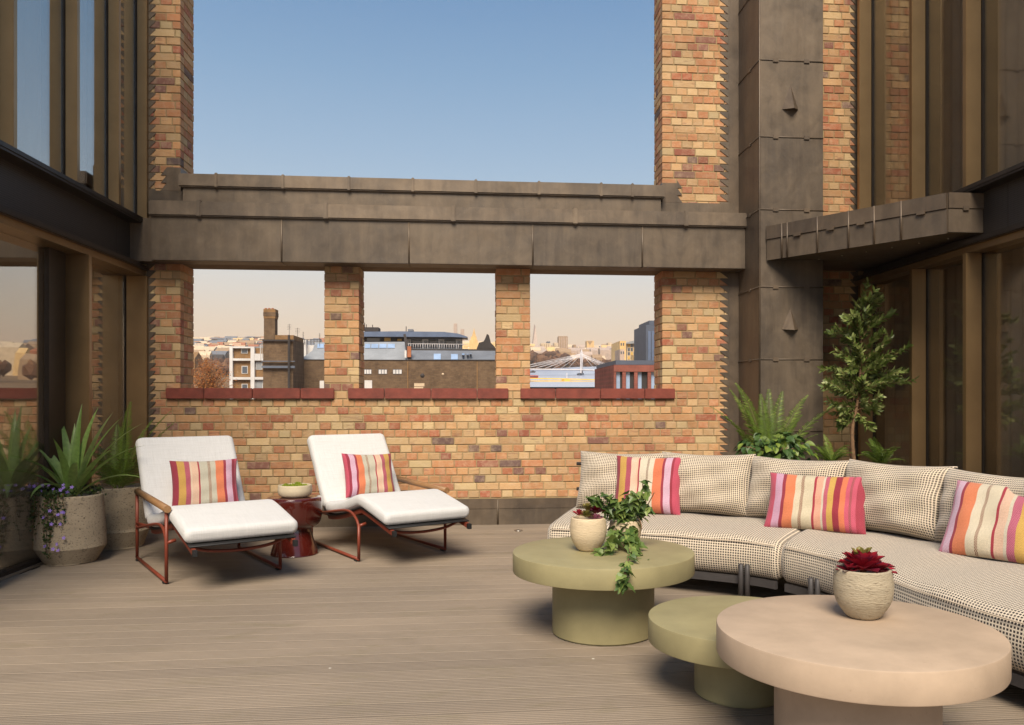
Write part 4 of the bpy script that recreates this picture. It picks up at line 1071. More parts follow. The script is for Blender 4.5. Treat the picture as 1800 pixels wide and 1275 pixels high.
def big_leaf_mesh(name, mat, s=1, shape='oval'):
    m = MB(); n = 6; vs = []
    for i in range(n+1):
        f = i/n
        if shape == 'oval': w = .36*math.sin(PI*min(1, f**.75))**.9 if f < 1 else 0
        elif shape == 'narrow': w = .14*math.sin(PI*f)**.8
        else: w = (.42,.50,.34,.40,.16,.10,0)[i]
        dz = -.22*f*f
        vs += [(-w*s, f*s, dz*s+w*.25*s), (0, f*s, dz*s), (w*s, f*s, dz*s+w*.25*s)]
    fs = []
    for i in range(n):
        for k in (0, 1): fs.append((i*3+k, i*3+k+1, i*3+k+4, i*3+k+3))
    m.add(vs, fs, smooth=False, col=(0,.5,.5)); return m.mesh(name, mat)
def put_leaf(me, parent, p, out, s, droop=.3):
    o = link_mesh('leaf', me, parent); u = Vector(out).normalized(); u = (u-Vector((0,0,droop))).normalized()
    q = u.to_track_quat('Y', 'Z'); o.rotation_euler = (q.to_matrix() @ Matrix.Rotation(R.uniform(-.7,.7), 3, 'Y')).to_euler(); o.location = p; o.scale = (s,s,s)
lb = big_leaf_mesh('leaf', M['bush'])
for k in range(230):
    a = R.uniform(0, 2*PI); e = R.uniform(-.25, 1.3); rx, ry, rz = .40, .30, .27; q = R.uniform(.72, 1.02)
    u = Vector((math.cos(a)*math.cos(e)*rx, math.sin(a)*math.cos(e)*ry, math.sin(e)*rz))*q
    if u.y > .2: continue
    put_leaf(lb, bu, u, (u.x, u.y-.1, u.z*.3), R.uniform(.060,.098), R.uniform(.2,1.0))
m = MB()
for k in range(16): a = R.uniform(0, 6.28); m.tube([(0,0,-.1), (.15*math.cos(a), .12*math.sin(a), .1), (.3*math.cos(a), .24*math.sin(a), .15)], .004, 5)
m.build('stem', M['bark'], bu, True)
m = MB()
for k in range(700):
    a = R.uniform(0, 2*PI); e = R.uniform(-.5, 1.4); q = R.uniform(.2,.8); u = Vector((math.cos(a)*math.cos(e)*.38, math.sin(a)*math.cos(e)*.28, math.sin(e)*.24))*q
    little_leaf(m, u, R.uniform(.05,.08))
tag(m.build('inner_foliage', M['bush'], bu, True), kind='stuff')
# small tree
TP = at(1502, 800, 7.35)
tree = thing('olive_tree', 'slender potted tree with small narrow leaves before the right brick strip', 'tree', (TP.x, 7.35, 0))
planter('round_planter', 'stone planter of the slender tree, hidden behind the dotted sofa', (TP.x, 7.35, 0), [(.20,0),(.21,.005),(.23,.25),(.23,.45)], M['planter'], .02, M['soil'])
def tpt(px, py): v = at(px, py, 7.35); return Vector((v.x-TP.x, 0, v.z))
trk = [tpt(1502,830), tpt(1500,800), tpt(1498,760), tpt(1502,735), tpt(1508,700), tpt(1512,660), tpt(1513,600), tpt(1512,560), tpt(1516,520)]
m = MB(); m.tube(smooth_path(trk, 4), [.021-.017*i/32 for i in range(33)], 10); m.tube([(0,0,.4), tuple(trk[0])], .022, 10)
m.tube([tuple(trk[2]+Vector((-.006,0,0))), tuple(trk[3]+Vector((-.02,.01,0))), tuple(trk[4]+Vector((-.03,.02,0)))], [.010,.009,.006], 8)
m.build('trunk', M['bark'], tree, True)
leafm = MB(); brm = MB()
def sprig(p, d, L, n):
    d = Vector(d).normalized(); q = Vector(p); pts = [q.copy()]
    for i in range(5): d = (d+Vector((R.uniform(-.18,.18), R.uniform(-.18,.18), R.uniform(-.12,.14)))).normalized(); q = q+d*L/5; pts.append(q.copy())
    brm.tube(pts, [.0045,.004,.003,.0025,.002,.001], 5)
    for k in range(n):
        f = .12+.9*R.random(); i = min(4, int(f*5)); b = pts[i].lerp(pts[i+1], min(1, f*5-i)); t = (pts[i+1]-pts[i]).normalized()
        sd = t.orthogonal().normalized(); sd = Matrix.Rotation(R.uniform(0,6.28), 3, t) @ sd
        u = (t*.9+sd*R.uniform(.5,1.0)+Vector((0,0,-.05))).normalized(); w = u.cross(sd).normalized(); s = R.uniform(.045,.080); wd = s*.19
        nn = u.cross(w)
        leafm.add([b, b+u*s*.3+w*wd, b+u*s*.7+w*wd*.8-nn*s*.03, b+u*s-nn*s*.08, b+u*s*.7-w*wd*.8-nn*s*.03, b+u*s*.3-w*wd], [(0,1,2,3),(0,3,4,5)], col=(R.random()**1.4,.5,.5))
# crown sprigs: (px, py of base) -> (px, py of tip), leaves
crown = [((1514,560),(1506,492)),((1514,560),(1520,510)),((1514,570),(1535,525)),((1514,580),(1478,545)),((1513,600),(1475,572)),((1513,590),(1558,545)),((1513,610),(1470,560)),((1513,600),(1540,560)),
         ((1513,640),(1455,612)),((1513,640),(1470,640)),((1513,650),(1452,632)),((1512,640),(1560,600)),((1513,660),(1578,612)),((1512,670),(1602,648)),((1512,680),(1595,668)),((1511,690),(1580,672)),((1511,690),(1545,665)),
         ((1511,690),(1465,655)),((1510,700),(1432,678)),((1510,705),(1450,668)),((1509,715),(1450,705)),((1508,715),(1470,735)),((1508,720),(1545,715)),((1508,710),(1555,695)),((1506,720),(1485,750)),((1505,725),(1520,755)),((1507,700),(1540,735)),
         ((1513,620),(1500,580)),((1513,620),(1528,585)),((1512,650),(1500,615)),((1512,660),(1535,625)),((1511,680),(1490,650)),((1510,700),(1500,670)),((1509,710),(1525,690)),((1508,715),(1490,715)),((1513,640),(1545,628)),((1512,600),(1492,590)),((1512,580),(1500,545)),((1512,670),(1470,668)),
         ((1505,730),(1478,745)),((1505,725),(1500,740)),((1510,690),(1560,650)),((1513,560),(1530,535)),((1513,600),(1485,560)),((1512,640),(1490,625)),((1512,660),(1560,640))]
for (a, b) in crown:
    for rep in range(2):
        p, q = tpt(*a), tpt(b[0]+R.uniform(-12,12), b[1]+R.uniform(-14,10)); p.x += R.uniform(-.02,.02); d_ = q-p; L_ = d_.length*R.uniform(.85,1.05); d_.y = R.uniform(-.9,.6)*L_; sprig(p, d_, L_*1.05, int(18+L_*90))
tag(leafm.build('crown', M['tree'], tree, True), kind='stuff'); brm.build('branches', M['bark'], tree, True)
def grassfern(label, c, n, L_, w):
    t = thing('small_fern', label, 'fern', c)
    for k in range(n):
        az = R.uniform(0, 2*PI); frond((0,0,0), az, L_*R.uniform(.7,1.1), R.uniform(.6,1.4), R.uniform(.6,1.5), w, 18).build('frond', M['fern'], t, True)
s1 = at(1462, 815, 7.2); s2 = at(1548, 818, 7.2)
grassfern('low feathery fern left of the slender tree trunk, behind the sofa', tuple(s1), 16, .28, .07)
grassfern('low feathery fern right of the slender tree trunk, behind the sofa', tuple(s2), 18, .30, .07)

# ------------------------------------------------------------------ pots on the tables
def zrel(px, py, y): return at(px, py, y)
def bowlpot(name, label, c, r, h, mat, top, gr=None):
    prof = smoothprof([(r*.45,0),(r*.62,h*.07),(r*.90,h*.33),(r*1.0,h*.62),(r*.97,h*.88),(r*.93,h)], 6)
    return planter(name, label, c, [(r*.40,0)]+prof, mat, .012, top, 'plant pot', gr)
pA = (.571, 4.48, .444)
pa = at(1035, 978, 4.45)
pA = (at(1035, 975, 4.50).x, 4.52, .4445); pB = (at(1100, 972, 4.58).x, 4.60, .4445); pC = (at(1525, 1105, 2.95).x, 2.985, .4605)
bowlpot('ceramic_pot', 'cream bowl shaped pot of mixed succulents on the far sage table', pA, .101, .178, M['cpot'], M['gravel'])
bowlpot('ceramic_pot', 'cream bowl shaped pot of trailing ivy on the far sage table', pB, .090, .150, M['cpot'], M['soil'])
bowlpot('ceramic_pot', 'ribbed stone coloured pot on the sand coloured table', pC, .108, .180, M['gpot'], M['gravel'])
def petal_mesh(name, mat, shape=(.30,.9)):
    m = MB(); n = 5; vs = []
    W_ = (.10,.14,.20,.27,.24,.0)
    for i in range(n+1):
        f = i/n; w = W_[i]; z = .10*math.sin(f*2.2)
        vs += [(-w, f, z+.06*(w>0)), (-w*.4, f, z-.03), (w*.4, f, z-.03), (w, f, z+.06*(w>0))]
    vs += [(-w_, i/n, .10*math.sin(i/n*2.2)-.09) for i, w_ in []]
    fs = []
    for i in range(n):
        for k in range(3): fs.append((i*4+k, i*4+k+1, i*4+k+5, i*4+k+4))
    m.add(vs, fs, smooth=True, col=(0,.5,.5)); return m.mesh(name, mat)
def rosette(t, me, c, rings, n0, s, tilt0=.15, tilt1=1.35, off=0):
    for j in range(rings):
        n = n0-j; el = tilt0+(tilt1-tilt0)*j/max(1, rings-1)
        for k in range(n):
            a = 2*PI*(k+.5*(j % 2))/n+off+R.uniform(-.12,.12); e = el+R.uniform(-.12,.12); sc_ = s*(1-.45*j/rings)*R.uniform(.85,1.1)
            o = link_mesh('leaf', me, t); u = Vector((math.cos(a)*math.cos(e), math.sin(a)*math.cos(e), math.sin(e)))
            side = Vector((-math.sin(a), math.cos(a), 0)); nz = side.cross(u)*-1
            if nz.z < 0: nz = -nz
            mt = Matrix((u.cross(nz), u, nz)).transposed(); o.rotation_euler = mt.to_euler(); o.location = Vector(c)+u*.010; o.scale = (sc_,)*3
pr_m, pg_m, pp_m = petal_mesh('leaf', M['succ']), petal_mesh('leaf', M['succg']), petal_mesh('leaf', M['succp'])
rs = thing('red_succulent', 'deep red rosette succulent in the pot on the sand coloured table', 'succulent', (pC[0], pC[1], .4605+.172))
rosette(rs, pr_m, (.0,0,.004), 4, 12, .096, .18, 1.15)
rosette(rs, pr_m, (.055,-.02,-.004), 2, 8, .055, .15, .7); rosette(rs, pr_m, (-.06,-.01,.0), 2, 8, .050, .2, .9)
rosette(rs, pg_m, (.0,.02,.028), 2, 5, .058, .9, 1.4)
m = MB(); m.tube([(0,0,-.03),(0,0,.02)], .012, 8); m.build('stem', M['bark'], rs, True)
ms = thing('mixed_succulents', 'small group of red, pink and green succulents in the cream pot', 'succulent', (pA[0], pA[1], .4445+.170))
rosette(ms, pr_m, (.045,.02,.03), 3, 9, .055, .3, 1.3); rosette(ms, pp_m, (.030,-.045,.010), 3, 10, .028, .1, 1.3); rosette(ms, pp_m, (.052,-.030,.006), 2, 8, .022, .1, 1.2)
rosette(ms, pg_m, (-.012,-.035,.018), 4, 10, .042, .2, 1.4); rosette(ms, pr_m, (-.05,-.01,.02), 2, 7, .040, .4, 1.1); rosette(ms, pg_m, (.0,.03,.04), 2, 6, .045, .7, 1.3)
iv = thing('ivy_plant', 'trailing green ivy growing from the rear cream pot on the far sage table', 'ivy', (pB[0], pB[1], .4445+.14))
il = big_leaf_mesh('leaf', M['ivy'], 1, 'lobed')
def ipt(px, py, y=None): v = at(px, py, y or 4.55); return Vector(v)-Vector(iv.location)
vines = [[(1098,915),(1090,895),(1078,880),(1062,872)],[(1098,915),(1100,890),(1108,870),(1130,868)],[(1100,915),(1115,895),(1128,875),(1130,848)],[(1100,915),(1085,905),(1068,895),(1050,880),(1036,876)],
         [(1105,915),(1130,900),(1140,885),(1150,866)],[(1098,915),(1085,930),(1075,950),(1062,972),(1048,972)],[(1100,915),(1105,935),(1108,958),(1105,980),(1101,998),(1097,1014),(1092,1027)],
         [(1100,915),(1110,940),(1118,965),(1120,985),(1140,988)],[(1095,915),(1085,935),(1080,955),(1078,970)],[(1100,915),(1112,905),(1125,915),(1128,930)],[(1098,915),(1092,900),(1095,880)],[(1098,915),(1108,885),(1118,885)]]
nl = 0
m = MB()
for vi, vn in sorted(enumerate(vines), key=lambda q: q[0] not in (5,6,7)):
    ys = []
    for k, (px, py) in enumerate(vn):
        yy = 4.58-.028*k
        if py > 978: yy = 4.10-(.10 if py > 995 else 0)
        if vi == 5 and k >= 2: yy = 4.40
        if vi == 6: yy = (4.58, 4.50, 4.42, 4.20, 3.985, 3.972, 3.972)[k]
        if vi == 7: yy = (4.58, 4.50, 4.44, 4.30, 4.24)[k]
        ys.append(ipt(px, py, yy))
    P_ = smooth_path(ys, 7); m.tube(P_, .0028, 5)
    for k in range(2, len(P_)):
        for rep in range(2 if k < 14 else 1):
            if nl > 285: break
            s = R.uniform(.044,.074)*(.85 if vi in (6,7) and k > 14 else 1)
            put_leaf(il, iv, P_[k]+Vector((R.uniform(-.018,.018), R.uniform(-.03,.01), R.uniform(-.012,.012))), (R.uniform(-1,1), R.uniform(-1,.2), R.uniform(-.5,.5)), s, .45); nl += 1
m.build('vine_stem', M['bark'], iv, True)

# ------------------------------------------------------------------ the city beyond the wall
def far_mat(name, col, rough=.8, var=.2, scale=.6, metal=0, spec=.3):
    t = NT(name); v = t.coords('World'); f = t.noise(v, scale, 6, .7)
    t.p(base=t.ramp(f, [(.3, tuple(c*(1-var) for c in col)), (.7, tuple(min(1, c*(1+var)) for c in col))]), rough=rough, metal=metal, spec=spec); return t.m
def far_brick(name, c0, c1, mort, patch=None):
    t = NT(name); v = t.coords('World', (1,1,1)); s = t.n('ShaderNodeSeparateXYZ', {0: v})
    cx = t.n('ShaderNodeCombineXYZ', {0: s.outputs[0], 1: s.outputs[2], 2: 0}).outputs[0]
    b = t.n('ShaderNodeTexBrick', {'Vector': cx, 'Color1': (*c0,1), 'Color2': (*c1,1), 'Mortar': (*mort,1), 'Scale': 1.0, 'Mortar Size': .02, 'Brick Width': .45, 'Row Height': .17})
    c = t.mix(.5, b.outputs[0], t.ramp(t.noise(v, 1.1, 8, .75), [(.3, tuple(x*.5 for x in c0)), (.7, tuple(x*1.5 for x in c1))]))
    st = t.noise(t.n('ShaderNodeVectorMath', {0: v, 1: (1,1,.22)}, operation='MULTIPLY').outputs[0], 1.2, 6, .7)
    c = t.mix(t.ramp(st, [(.66, (0,0,0)), (.76, (.5,.5,.5))]), c, patch or (.42,.34,.25))
    t.p(base=c, rough=.95, spec=.1); return t.m
FM = dict(white=far_mat('city_white_render', (.62,.60,.58)), brown=far_brick('brown_london_brick', (.10,.062,.038), (.175,.115,.068), (.10,.08,.06)),
    tan=far_brick('tan_london_brick', (.22,.125,.055), (.27,.155,.07), (.19,.13,.08)), slate=far_mat('blue_grey_slate', (.16,.17,.19), .55),
    pale=far_mat('pale_grey_roof', (.27,.28,.29), .5), dark=far_mat('dark_parapet', (.045,.038,.036)), pipe=far_mat('grey_blue_pipe', (.12,.14,.18), .5),
    blueroof=far_mat('blue_metal_roof', (.14,.18,.27), .4, metal=.3), win=far_mat('city_window_glass', (.07,.09,.12), .12, spec=.8), sky=far_mat('skylight_glass', (.30,.40,.56), .15, spec=.8),
    lit=far_mat('painted_window_glow', (.65,.42,.12)), red=far_brick('red_brown_brick', (.24,.085,.065), (.28,.10,.075), (.18,.08,.06), (.26,.10,.08)), gold=far_mat('stone_with_painted_sunlight', (.70,.46,.20)),  # lit and gold: indoor glow and low sunlight put into the base colour
    cream=far_mat('cream_stone', (.62,.48,.32)), tower=far_mat('brown_concrete', (.36,.235,.135)), steel=far_mat('grey_blue_cladding', (.085,.10,.135), .5), glassy=far_mat('pale_glass_tower', (.46,.35,.28), .5),
    yellow=far_mat('golden_painted_steel', (.72,.47,.10), .5), bwhite=far_mat('white_bridge_paint', (.66,.62,.62)), busred=far_mat('red_vehicle_paint', (.55,.07,.05), .5), orange=far_mat('orange_clay_pot', (.36,.13,.06)))
def fx(px, y): return at(px, CY, y).x
def fz(py, y, px=700): return at(px, py, y).z
def fbox(n, mat, p0, p1, q0, q1, y, dep, parent=None, down=None, bev=0):
    """box seen between picture columns p0..p1 and rows q0..q1 when its front stands at distance y"""
    pm = (p0+p1)/2; z1 = at(pm, q0, y).z; z0 = down if down is not None else at(pm, q1, y).z
    m = MB(); m.box(fx(p0, y), fx(p1, y), y, y+dep, z0, z1, bev); return m.build(n, FM[mat] if isinstance(mat, str) else mat, parent)
def fthing(name, label, cat, px, y, group=None): return thing(name, label, cat, (fx(px, y), y, -6), 0, group)
def rel(s, p, q, f=3.2727): return None
a_ = lambda X: 330+X/3.2727
b_ = lambda Y: 460+Y/3.2727
c_ = lambda X: 920+X/5.543
d_ = lambda Y: 470+Y/5.543
# white framed flats
t = fthing('apartment_block', 'brown brick flats in a bright white concrete frame, in the left opening', 'apartment block', 434, 110)
Y_ = 110
fbox('wall', 'tan', 404, 463, 612, 680, Y_+.5, 9, t, down=-6)
for p0, p1 in ((403.3,408.8),(440.4,447.2)): fbox('column', 'white', p0, p1, 609.5, 680, Y_, .45, t, down=-6)
for q0, q1 in ((609.6,612.2),(630.3,634.2),(663.2,667.6)):
    fbox('floor_beam', 'white', 408.9, 440.3, q0, q1, Y_+.05, .4, t)
fbox('floor_beam', 'white', 447.3, 463.4, 622, 634, Y_+.05, .4, t); fbox('floor_beam', 'white', 447.3, 463.4, 663, 667.6, Y_+.05, .4, t)
for p0, p1, q0, q1 in ((423.8,435.4,612.9,621.5),(424.7,435.4,643.5,657),(424.7,435.4,675,684),(449.5,461,636,650),(448.5,462,669,684)):
    o = fbox('window', 'white', p0, p1, q0, q1, Y_+.42, .07, t); fbox('pane', 'win' if p0 < 440 else 'pale', p0+1, p1-1, q0+1, q1-1, Y_+.40, .015, o)
fbox('roof', 'pale', 404.5, 463, 609.2, 611.9, Y_+.6, 8.5, t)
# chimney building
t = fthing('chimney_building', 'dark brick building with a tall corbelled chimney stack, in the left opening', 'building', 489, 80)
Y_ = 80
fbox('wall', 'brown', 462.5, 515.2, 597, 680, Y_, 5, t, down=-6)
fbox('parapet', 'tan', 483.6, 516, 589.3, 597, Y_, 4.5, t); fbox('cornice', 'dark', 461.2, 517, 597.3, 600, Y_-.25, .2, t)
ch = fbox('chimney', 'brown', 463.8, 483.2, 560, 597, Y_+.1, 1.1, t)
for q0, q1, e in ((556,560,.6),(549,556,1.2),(543.4,549,.8)): fbox('corbel', 'tan' if e < 1 else 'brown', 463.8-e, 483.2+e, q0, q1-.05, Y_+.1-e*.05, 1.1+e*.1, ch)
for p0 in (465,471,477): fbox('chimney_pot', 'orange', p0, p0+3.5, 541.8, 543.3, Y_+.3, .25, ch)
for q0, q1, w in ((643.2,647.2,.12),(634.5,636,.07)): fbox('horizontal_pipe', 'pipe', 459.8, 518, q0, q1, Y_-.35, .2, t)
fbox('vertical_pipe', 'dark', 505.7, 509.2, 589, 680, Y_-.6, .2, t, down=-6)
fbox('flue', 'white', 457, 458.2, 606, 634, Y_+2, .1, t); fbox('flue', 'white', 460, 461, 604, 630, Y_+2.2, .1, t)
for k, (px, q0, q1, wd) in enumerate(((508.5,571.5,589,7),(523,578,600,9),(562,587,600,4),(533,585,598,3))):
    an = fthing('roof_aerial', ('tall thin rooftop aerial directly behind the dark chimney building', 'wide rooftop aerial over the white flat roofed building', 'small rooftop aerial at the right edge of the left opening', 'tiny rooftop aerial between two larger ones in the left opening')[k], 'aerial', px, 84+k)
    y_ = 84+k; m = MB(); z0, z1 = fz(q1+10, y_), fz(q0, y_); x = fx(px, y_); m.tube([(x,y_,z0),(x,y_,z1)], .022, 5); m.build('mast', FM['dark'], an)
    m = MB()
    for j in range(4): zz_ = z1-.1-j*.14; m.tube([(x-wd/36, y_, zz_), (x+wd/36, y_, zz_+.03)], .012, 4)
    m.build('aerial_arms', FM['dark'], an)
# white building behind
t = fthing('white_building', 'white flat roofed building with a railing behind the dark chimney building', 'building', 530, 130)
Y_ = 130
fbox('wall', 'white', 514, 538, 597.5, 650, Y_, 8, t, down=-6); fbox('wall', 'white', 538.2, 562, 607, 650, Y_+1, 8, t, down=-6)
o = fbox('window', 'win', 517, 526, 612.5, 625, Y_-.06, .05, t); fbox('brick_panel', 'tan', 515, 534, 611, 632, Y_-.03, .02, t)
m = MB()
for k in range(9): px = 519+k*5.5; m.tube([(fx(px, 129.5),129.5,fz(607,129.5)),(fx(px,129.5),129.5,fz(597.5,129.5))], .05, 4)
m.tube([(fx(518,129.5),129.5,fz(598,129.5)),(fx(565,129.5),129.5,fz(598,129.5))], .05, 4); m.build('railing', FM['dark'], t)
# long brick building across the left and middle openings
t = fthing('long_brick_building', 'long soot stained brick building with slate roofs filling the middle opening', 'building', 700, 85)
Y_ = 85
fbox('wall', 'brown', 516.5, 878, 633.5, 690, Y_, 12, t, down=-6)
fbox('wall_coping', 'dark', 516.5, 878, 632.6, 633.4, Y_-.08, .4, t)
def roofpoly(name, mat, pts, dy, parent, y=Y_):
    """sloping roof sheet with thickness: pts (px, py, depth offset)"""
    P_ = [at(px, py, y+o) for px, py, o in pts]; n = len(P_); m = MB()
    m.add([tuple(p) for p in P_]+[(p.x, p.y+.15, p.z-.12) for p in P_], [list(range(n)), [n+i for i in range(n)][::-1]]+[(i, n+i, n+(i+1)%n, (i+1)%n) for i in range(n)])
    return m.build(name, FM[mat], parent)
r1 = roofpoly('slate_roof', 'pale', [(525.5,633,.6),(549,617,2.2),(554,602,4),(640,601.5,4),(711,601,4),(716,633,.6)], 0, t)
for p0, p1 in ((557.5,569),(641.2,651),(652.3,665),(666.3,679.5),(680.8,694)):
    roofpoly('skylight', 'sky', [(p0,611.8,2.65),(p0+.8,604.6,3.45),(p1+.2,604.6,3.45),(p1,611.8,2.65)], 0, r1)
gw = roofpoly('gable_wall', 'dark', [(709,588,2.5),(713,587,2.4),(724,633,.2),(717,633,.2)], 0, t)
fbox('chimney', 'orange', 716, 722.5, 609, 628, Y_+.1, .5, t); fbox('flue', 'white', 711.2, 714.5, 616, 629, Y_+.2, .3, t)
r2 = roofpoly('slate_roof', 'slate', [(722.8,632.4,.5),(722.8,616,2.2),(876,617,2.2),(876,632.4,.5)], 0, t)
fbox('parapet', 'dark', 722.8, 876, 614, 617.2, Y_+2.3, .4, t)
for p0, p1, q0, q1 in ((762.4,774.8,622,634.5),(792.8,804.8,622.5,634.5),(812,816.5,621,626.5),(820,824,622,626),(825.5,829,621.5,625)):
    roofpoly('skylight', 'sky', [(p0,q1-2.5,.2),(p0,q0,1.3),(p1,q0,1.3),(p1,q1-2.5,.2)], 0, r2)
for p0, p1 in ((640.2,653),(665.2,680.5),(690.5,706.5)):
    w = fbox('window', 'win', p0, p1, 649.5, 658, Y_-.03, .025, t); n = 3
    for k in range(n): q = p0+(p1-p0)*(k+.12)/n; fbox('pane', 'white', q, q+(p1-p0)*.76/n, 650.2, 657.3, Y_-.06, .025, w)
for p0, p1, q0, q1 in ((640.8,654,668.8,684),(562,569.6,669.5,684)): fbox('window', 'white', p0, p1, q0, q1, Y_-.06, .05, t)
for p0, p1, q0, q1 in ((728,744,680.5,683),(728,746,674,679.5)): fbox('render_patch', 'cream', p0, p1, q0, q1, Y_-.02, .015, t)
m = MB(); c0 = at(742.5, 660.5, Y_-.02); m.tube([tuple(c0), (c0.x, c0.y+.015, c0.z)], .22, 14); m.build('round_vent', FM['dark'], t)
m = MB(); c0 = at(778.5, 658, Y_-.02); m.tube([tuple(c0), (c0.x, c0.y+.015, c0.z)], .12, 12); m.build('round_vent', FM['cream'], t)
for px in (716, 838): fbox('rain_pipe', 'tan', px, px+1.6, 636, 690, Y_-.10, .08, t)
# rooftop pavilion
t = fthing('rooftop_pavilion', 'modern rooftop flats under a curved blue metal roof, in the middle opening', 'building', 730, 96)
Y_ = 96
P_ = [(634,586,0),(636,583.4,0),(700,582.6,0),(780,583.6,0),(805,586.5,0),(822,592.2,0),(822,594,0),(800,592.5,0),(634,592,0)]
m = MB(); F_ = [at(a, b, Y_-1.0) for a, b, c in P_]; n = len(F_); m.add([tuple(p) for p in F_]+[(p.x, p.y+5, p.z+.1) for p in F_], [list(range(n))[::-1], [n+i for i in range(n)]]+[(i, (i+1)%n, n+(i+1)%n, n+i) for i in range(n)]); m.build('roof', FM['blueroof'], t)
fbox('wall', 'dark', 634, 712, 592.2, 640, Y_, 5, t, down=-5); fbox('wall', 'slate', 712.2, 812, 592.6, 640, Y_+.6, 4.4, t, down=-5)
fbox('window', 'lit', 675.4, 686.8, 593.9, 600, Y_-.06, .05, t); fbox('window', 'lit', 698.5, 706, 596, 599.5, Y_-.06, .05, t); fbox('window', 'win', 645, 668, 594.5, 600, Y_-.06, .05, t)  # yellow panes carry a painted indoor glow
for p0, p1 in ((715.5,722),(742,753),(770.5,781),(801,811)):
    o = fbox('door_surround', 'white', p0, p1, 596.5, 613, Y_+.45, .14, t); fbox('pane', 'win', p0+3.2, p1-1.6, 599, 613, Y_+.42, .02, o)
fbox('window', 'win', 725, 741, 600, 610, Y_+.5, .08, t); fbox('window', 'win', 755, 769, 600, 610, Y_+.5, .08, t); fbox('window', 'win', 783, 800, 600, 610, Y_+.5, .08, t)
m = MB()
for k in range(22): px = 718+k*4.2; m.tube([(fx(px,Y_-.8),Y_-.8,fz(613.5,Y_-.8)),(fx(px,Y_-.8),Y_-.8,fz(604.4,Y_-.8))], .03, 4)
m.tube([(fx(717,Y_-.8),Y_-.8,fz(604.4,Y_-.8)),(fx(822,Y_-.8),Y_-.8,fz(604.8,Y_-.8))], .04, 4); m.build('railing', FM['bwhite'], t)
fbox('terrace_slab', 'slate', 714, 823, 613.2, 616, Y_-.9, 1.4, t)
fbox('plant_room', 'dark', 641, 665.5, 575.5, 583, Y_+1, 2, t); fbox('plant_room', 'slate', 717, 726, 578.8, 582.4, Y_+1, 1.5, t)
m = MB()
for px, q in ((644,571),(655,571.5),(714,574),(641,568)): x, z = fx(px, Y_+1.2), fz(q, Y_+1.2); m.tube([(x,Y_+1.2,z-1),(x,Y_+1.2,z)], .05, 5)
m.build('vent_pipe', FM['dark'], t)
# dark gable
t = fthing('gabled_roof', 'dark steep gabled roof at the right edge of the middle opening', 'roof', 855, 92)
P_ = [(838,613),(842,602.5),(850,600.5),(852.5,596),(856,587),(859.5,589.5),(863,603),(870,610),(871,614)]
m = MB(); F_ = [at(a, b, 92) for a, b in P_]; n = len(F_); m.add([tuple(p) for p in F_]+[(p.x, p.y+3, p.z) for p in F_], [list(range(n))[::-1], [n+i for i in range(n)]]+[(i, (i+1)%n, n+(i+1)%n, n+i) for i in range(n)])
m.build('gable', FM['dark'], t); fbox('wall', 'dark', 838, 872, 613.1, 640, 92, 3, t, down=-6)

# right opening: red brown building, blue grey tower, glass flats
t = fthing('red_brown_building', 'red brown brick building with tall window bays at the lower right of the right opening', 'building', 1115, 62)
Y_ = 62
fbox('wall', 'red', c_(880), 1215, d_(952), 690, Y_+.35, 10, t, down=-8)
fbox('roof_slab', 'steel', c_(912)-2, 1215, d_(908), d_(951), Y_+.1, 10, t)
pr0 = [(880,905),(965,1000),(1080,1115),(1212,1245)]
for a, b in pr0: fbox('pier', 'red', c_(a), c_(b)-.3, d_(953), 690, Y_, .34, t, down=-8)
fbox('spandrel', 'red', c_(881), 1215, d_(953), d_(1018), Y_-.04, .3, t)
for a, b, mt in ((905,942,'sky'),(942,965,'dark'),(1000,1037,'sky'),(1037,1080,'dark'),(1115,1152,'sky'),(1152,1212,'dark'),(1245,1290,'sky')): fbox('window', mt, c_(a)+.1, c_(b)-.1, d_(1020), 690, Y_+.27, .05, t, down=-8)
t = fthing('blue_grey_tower', 'blue grey tower with vertical glass strips at the right edge of the right opening', 'tower', 1150, 78)
fbox('wall', 'steel', c_(1196), 1200, d_(562), 640, 78, 6, t, down=-8); fbox('wall', 'steel', c_(1226), 1200, d_(521), d_(561), 78.5, 5, t)
for k in range(3): fbox('glass_strip', 'sky' if k == 9 else 'blueroof', c_(1216)+k*6.2, c_(1216)+k*6.2+4.6, d_(622), 640, 77.9, .08, t, down=-8)
t = fthing('glass_apartments', 'golden lit glass apartment block with curved roof beside the blue grey tower', 'apartment block', 1115, 170)
Y_ = 170
fbox('wall', 'cream', c_(1010), c_(1240), d_(735), 660, Y_, 20, t, down=-4)
m = MB(); P_ = [(c_(985),d_(745)),(c_(1040),d_(722)),(c_(1120),d_(706)),(c_(1240),d_(696)),(c_(1240),d_(735)),(c_(1040),d_(745))]; F_ = [at(a, b, Y_-.8) for a, b in P_]; n = len(F_)
m.add([tuple(p) for p in F_]+[(p.x, p.y+20, p.z) for p in F_], [list(range(n))[::-1], [n+i for i in range(n)]]+[(i, (i+1)%n, n+(i+1)%n, n+i) for i in range(n)]); m.build('curved_roof', FM['pale'], t)
for i in range(4):
    for j in range(4): fbox('window', 'win' if (i+j) % 3 else 'lit', c_(1018)+j*5.2, c_(1018)+j*5.2+3.6, d_(748+i*40), d_(776+i*40), Y_-.1, .08, t)
for i in range(3): fbox('window', 'blueroof', c_(1120)+i*5, c_(1120)+i*5+3.6, d_(765), d_(790), Y_-.1, .08, t)
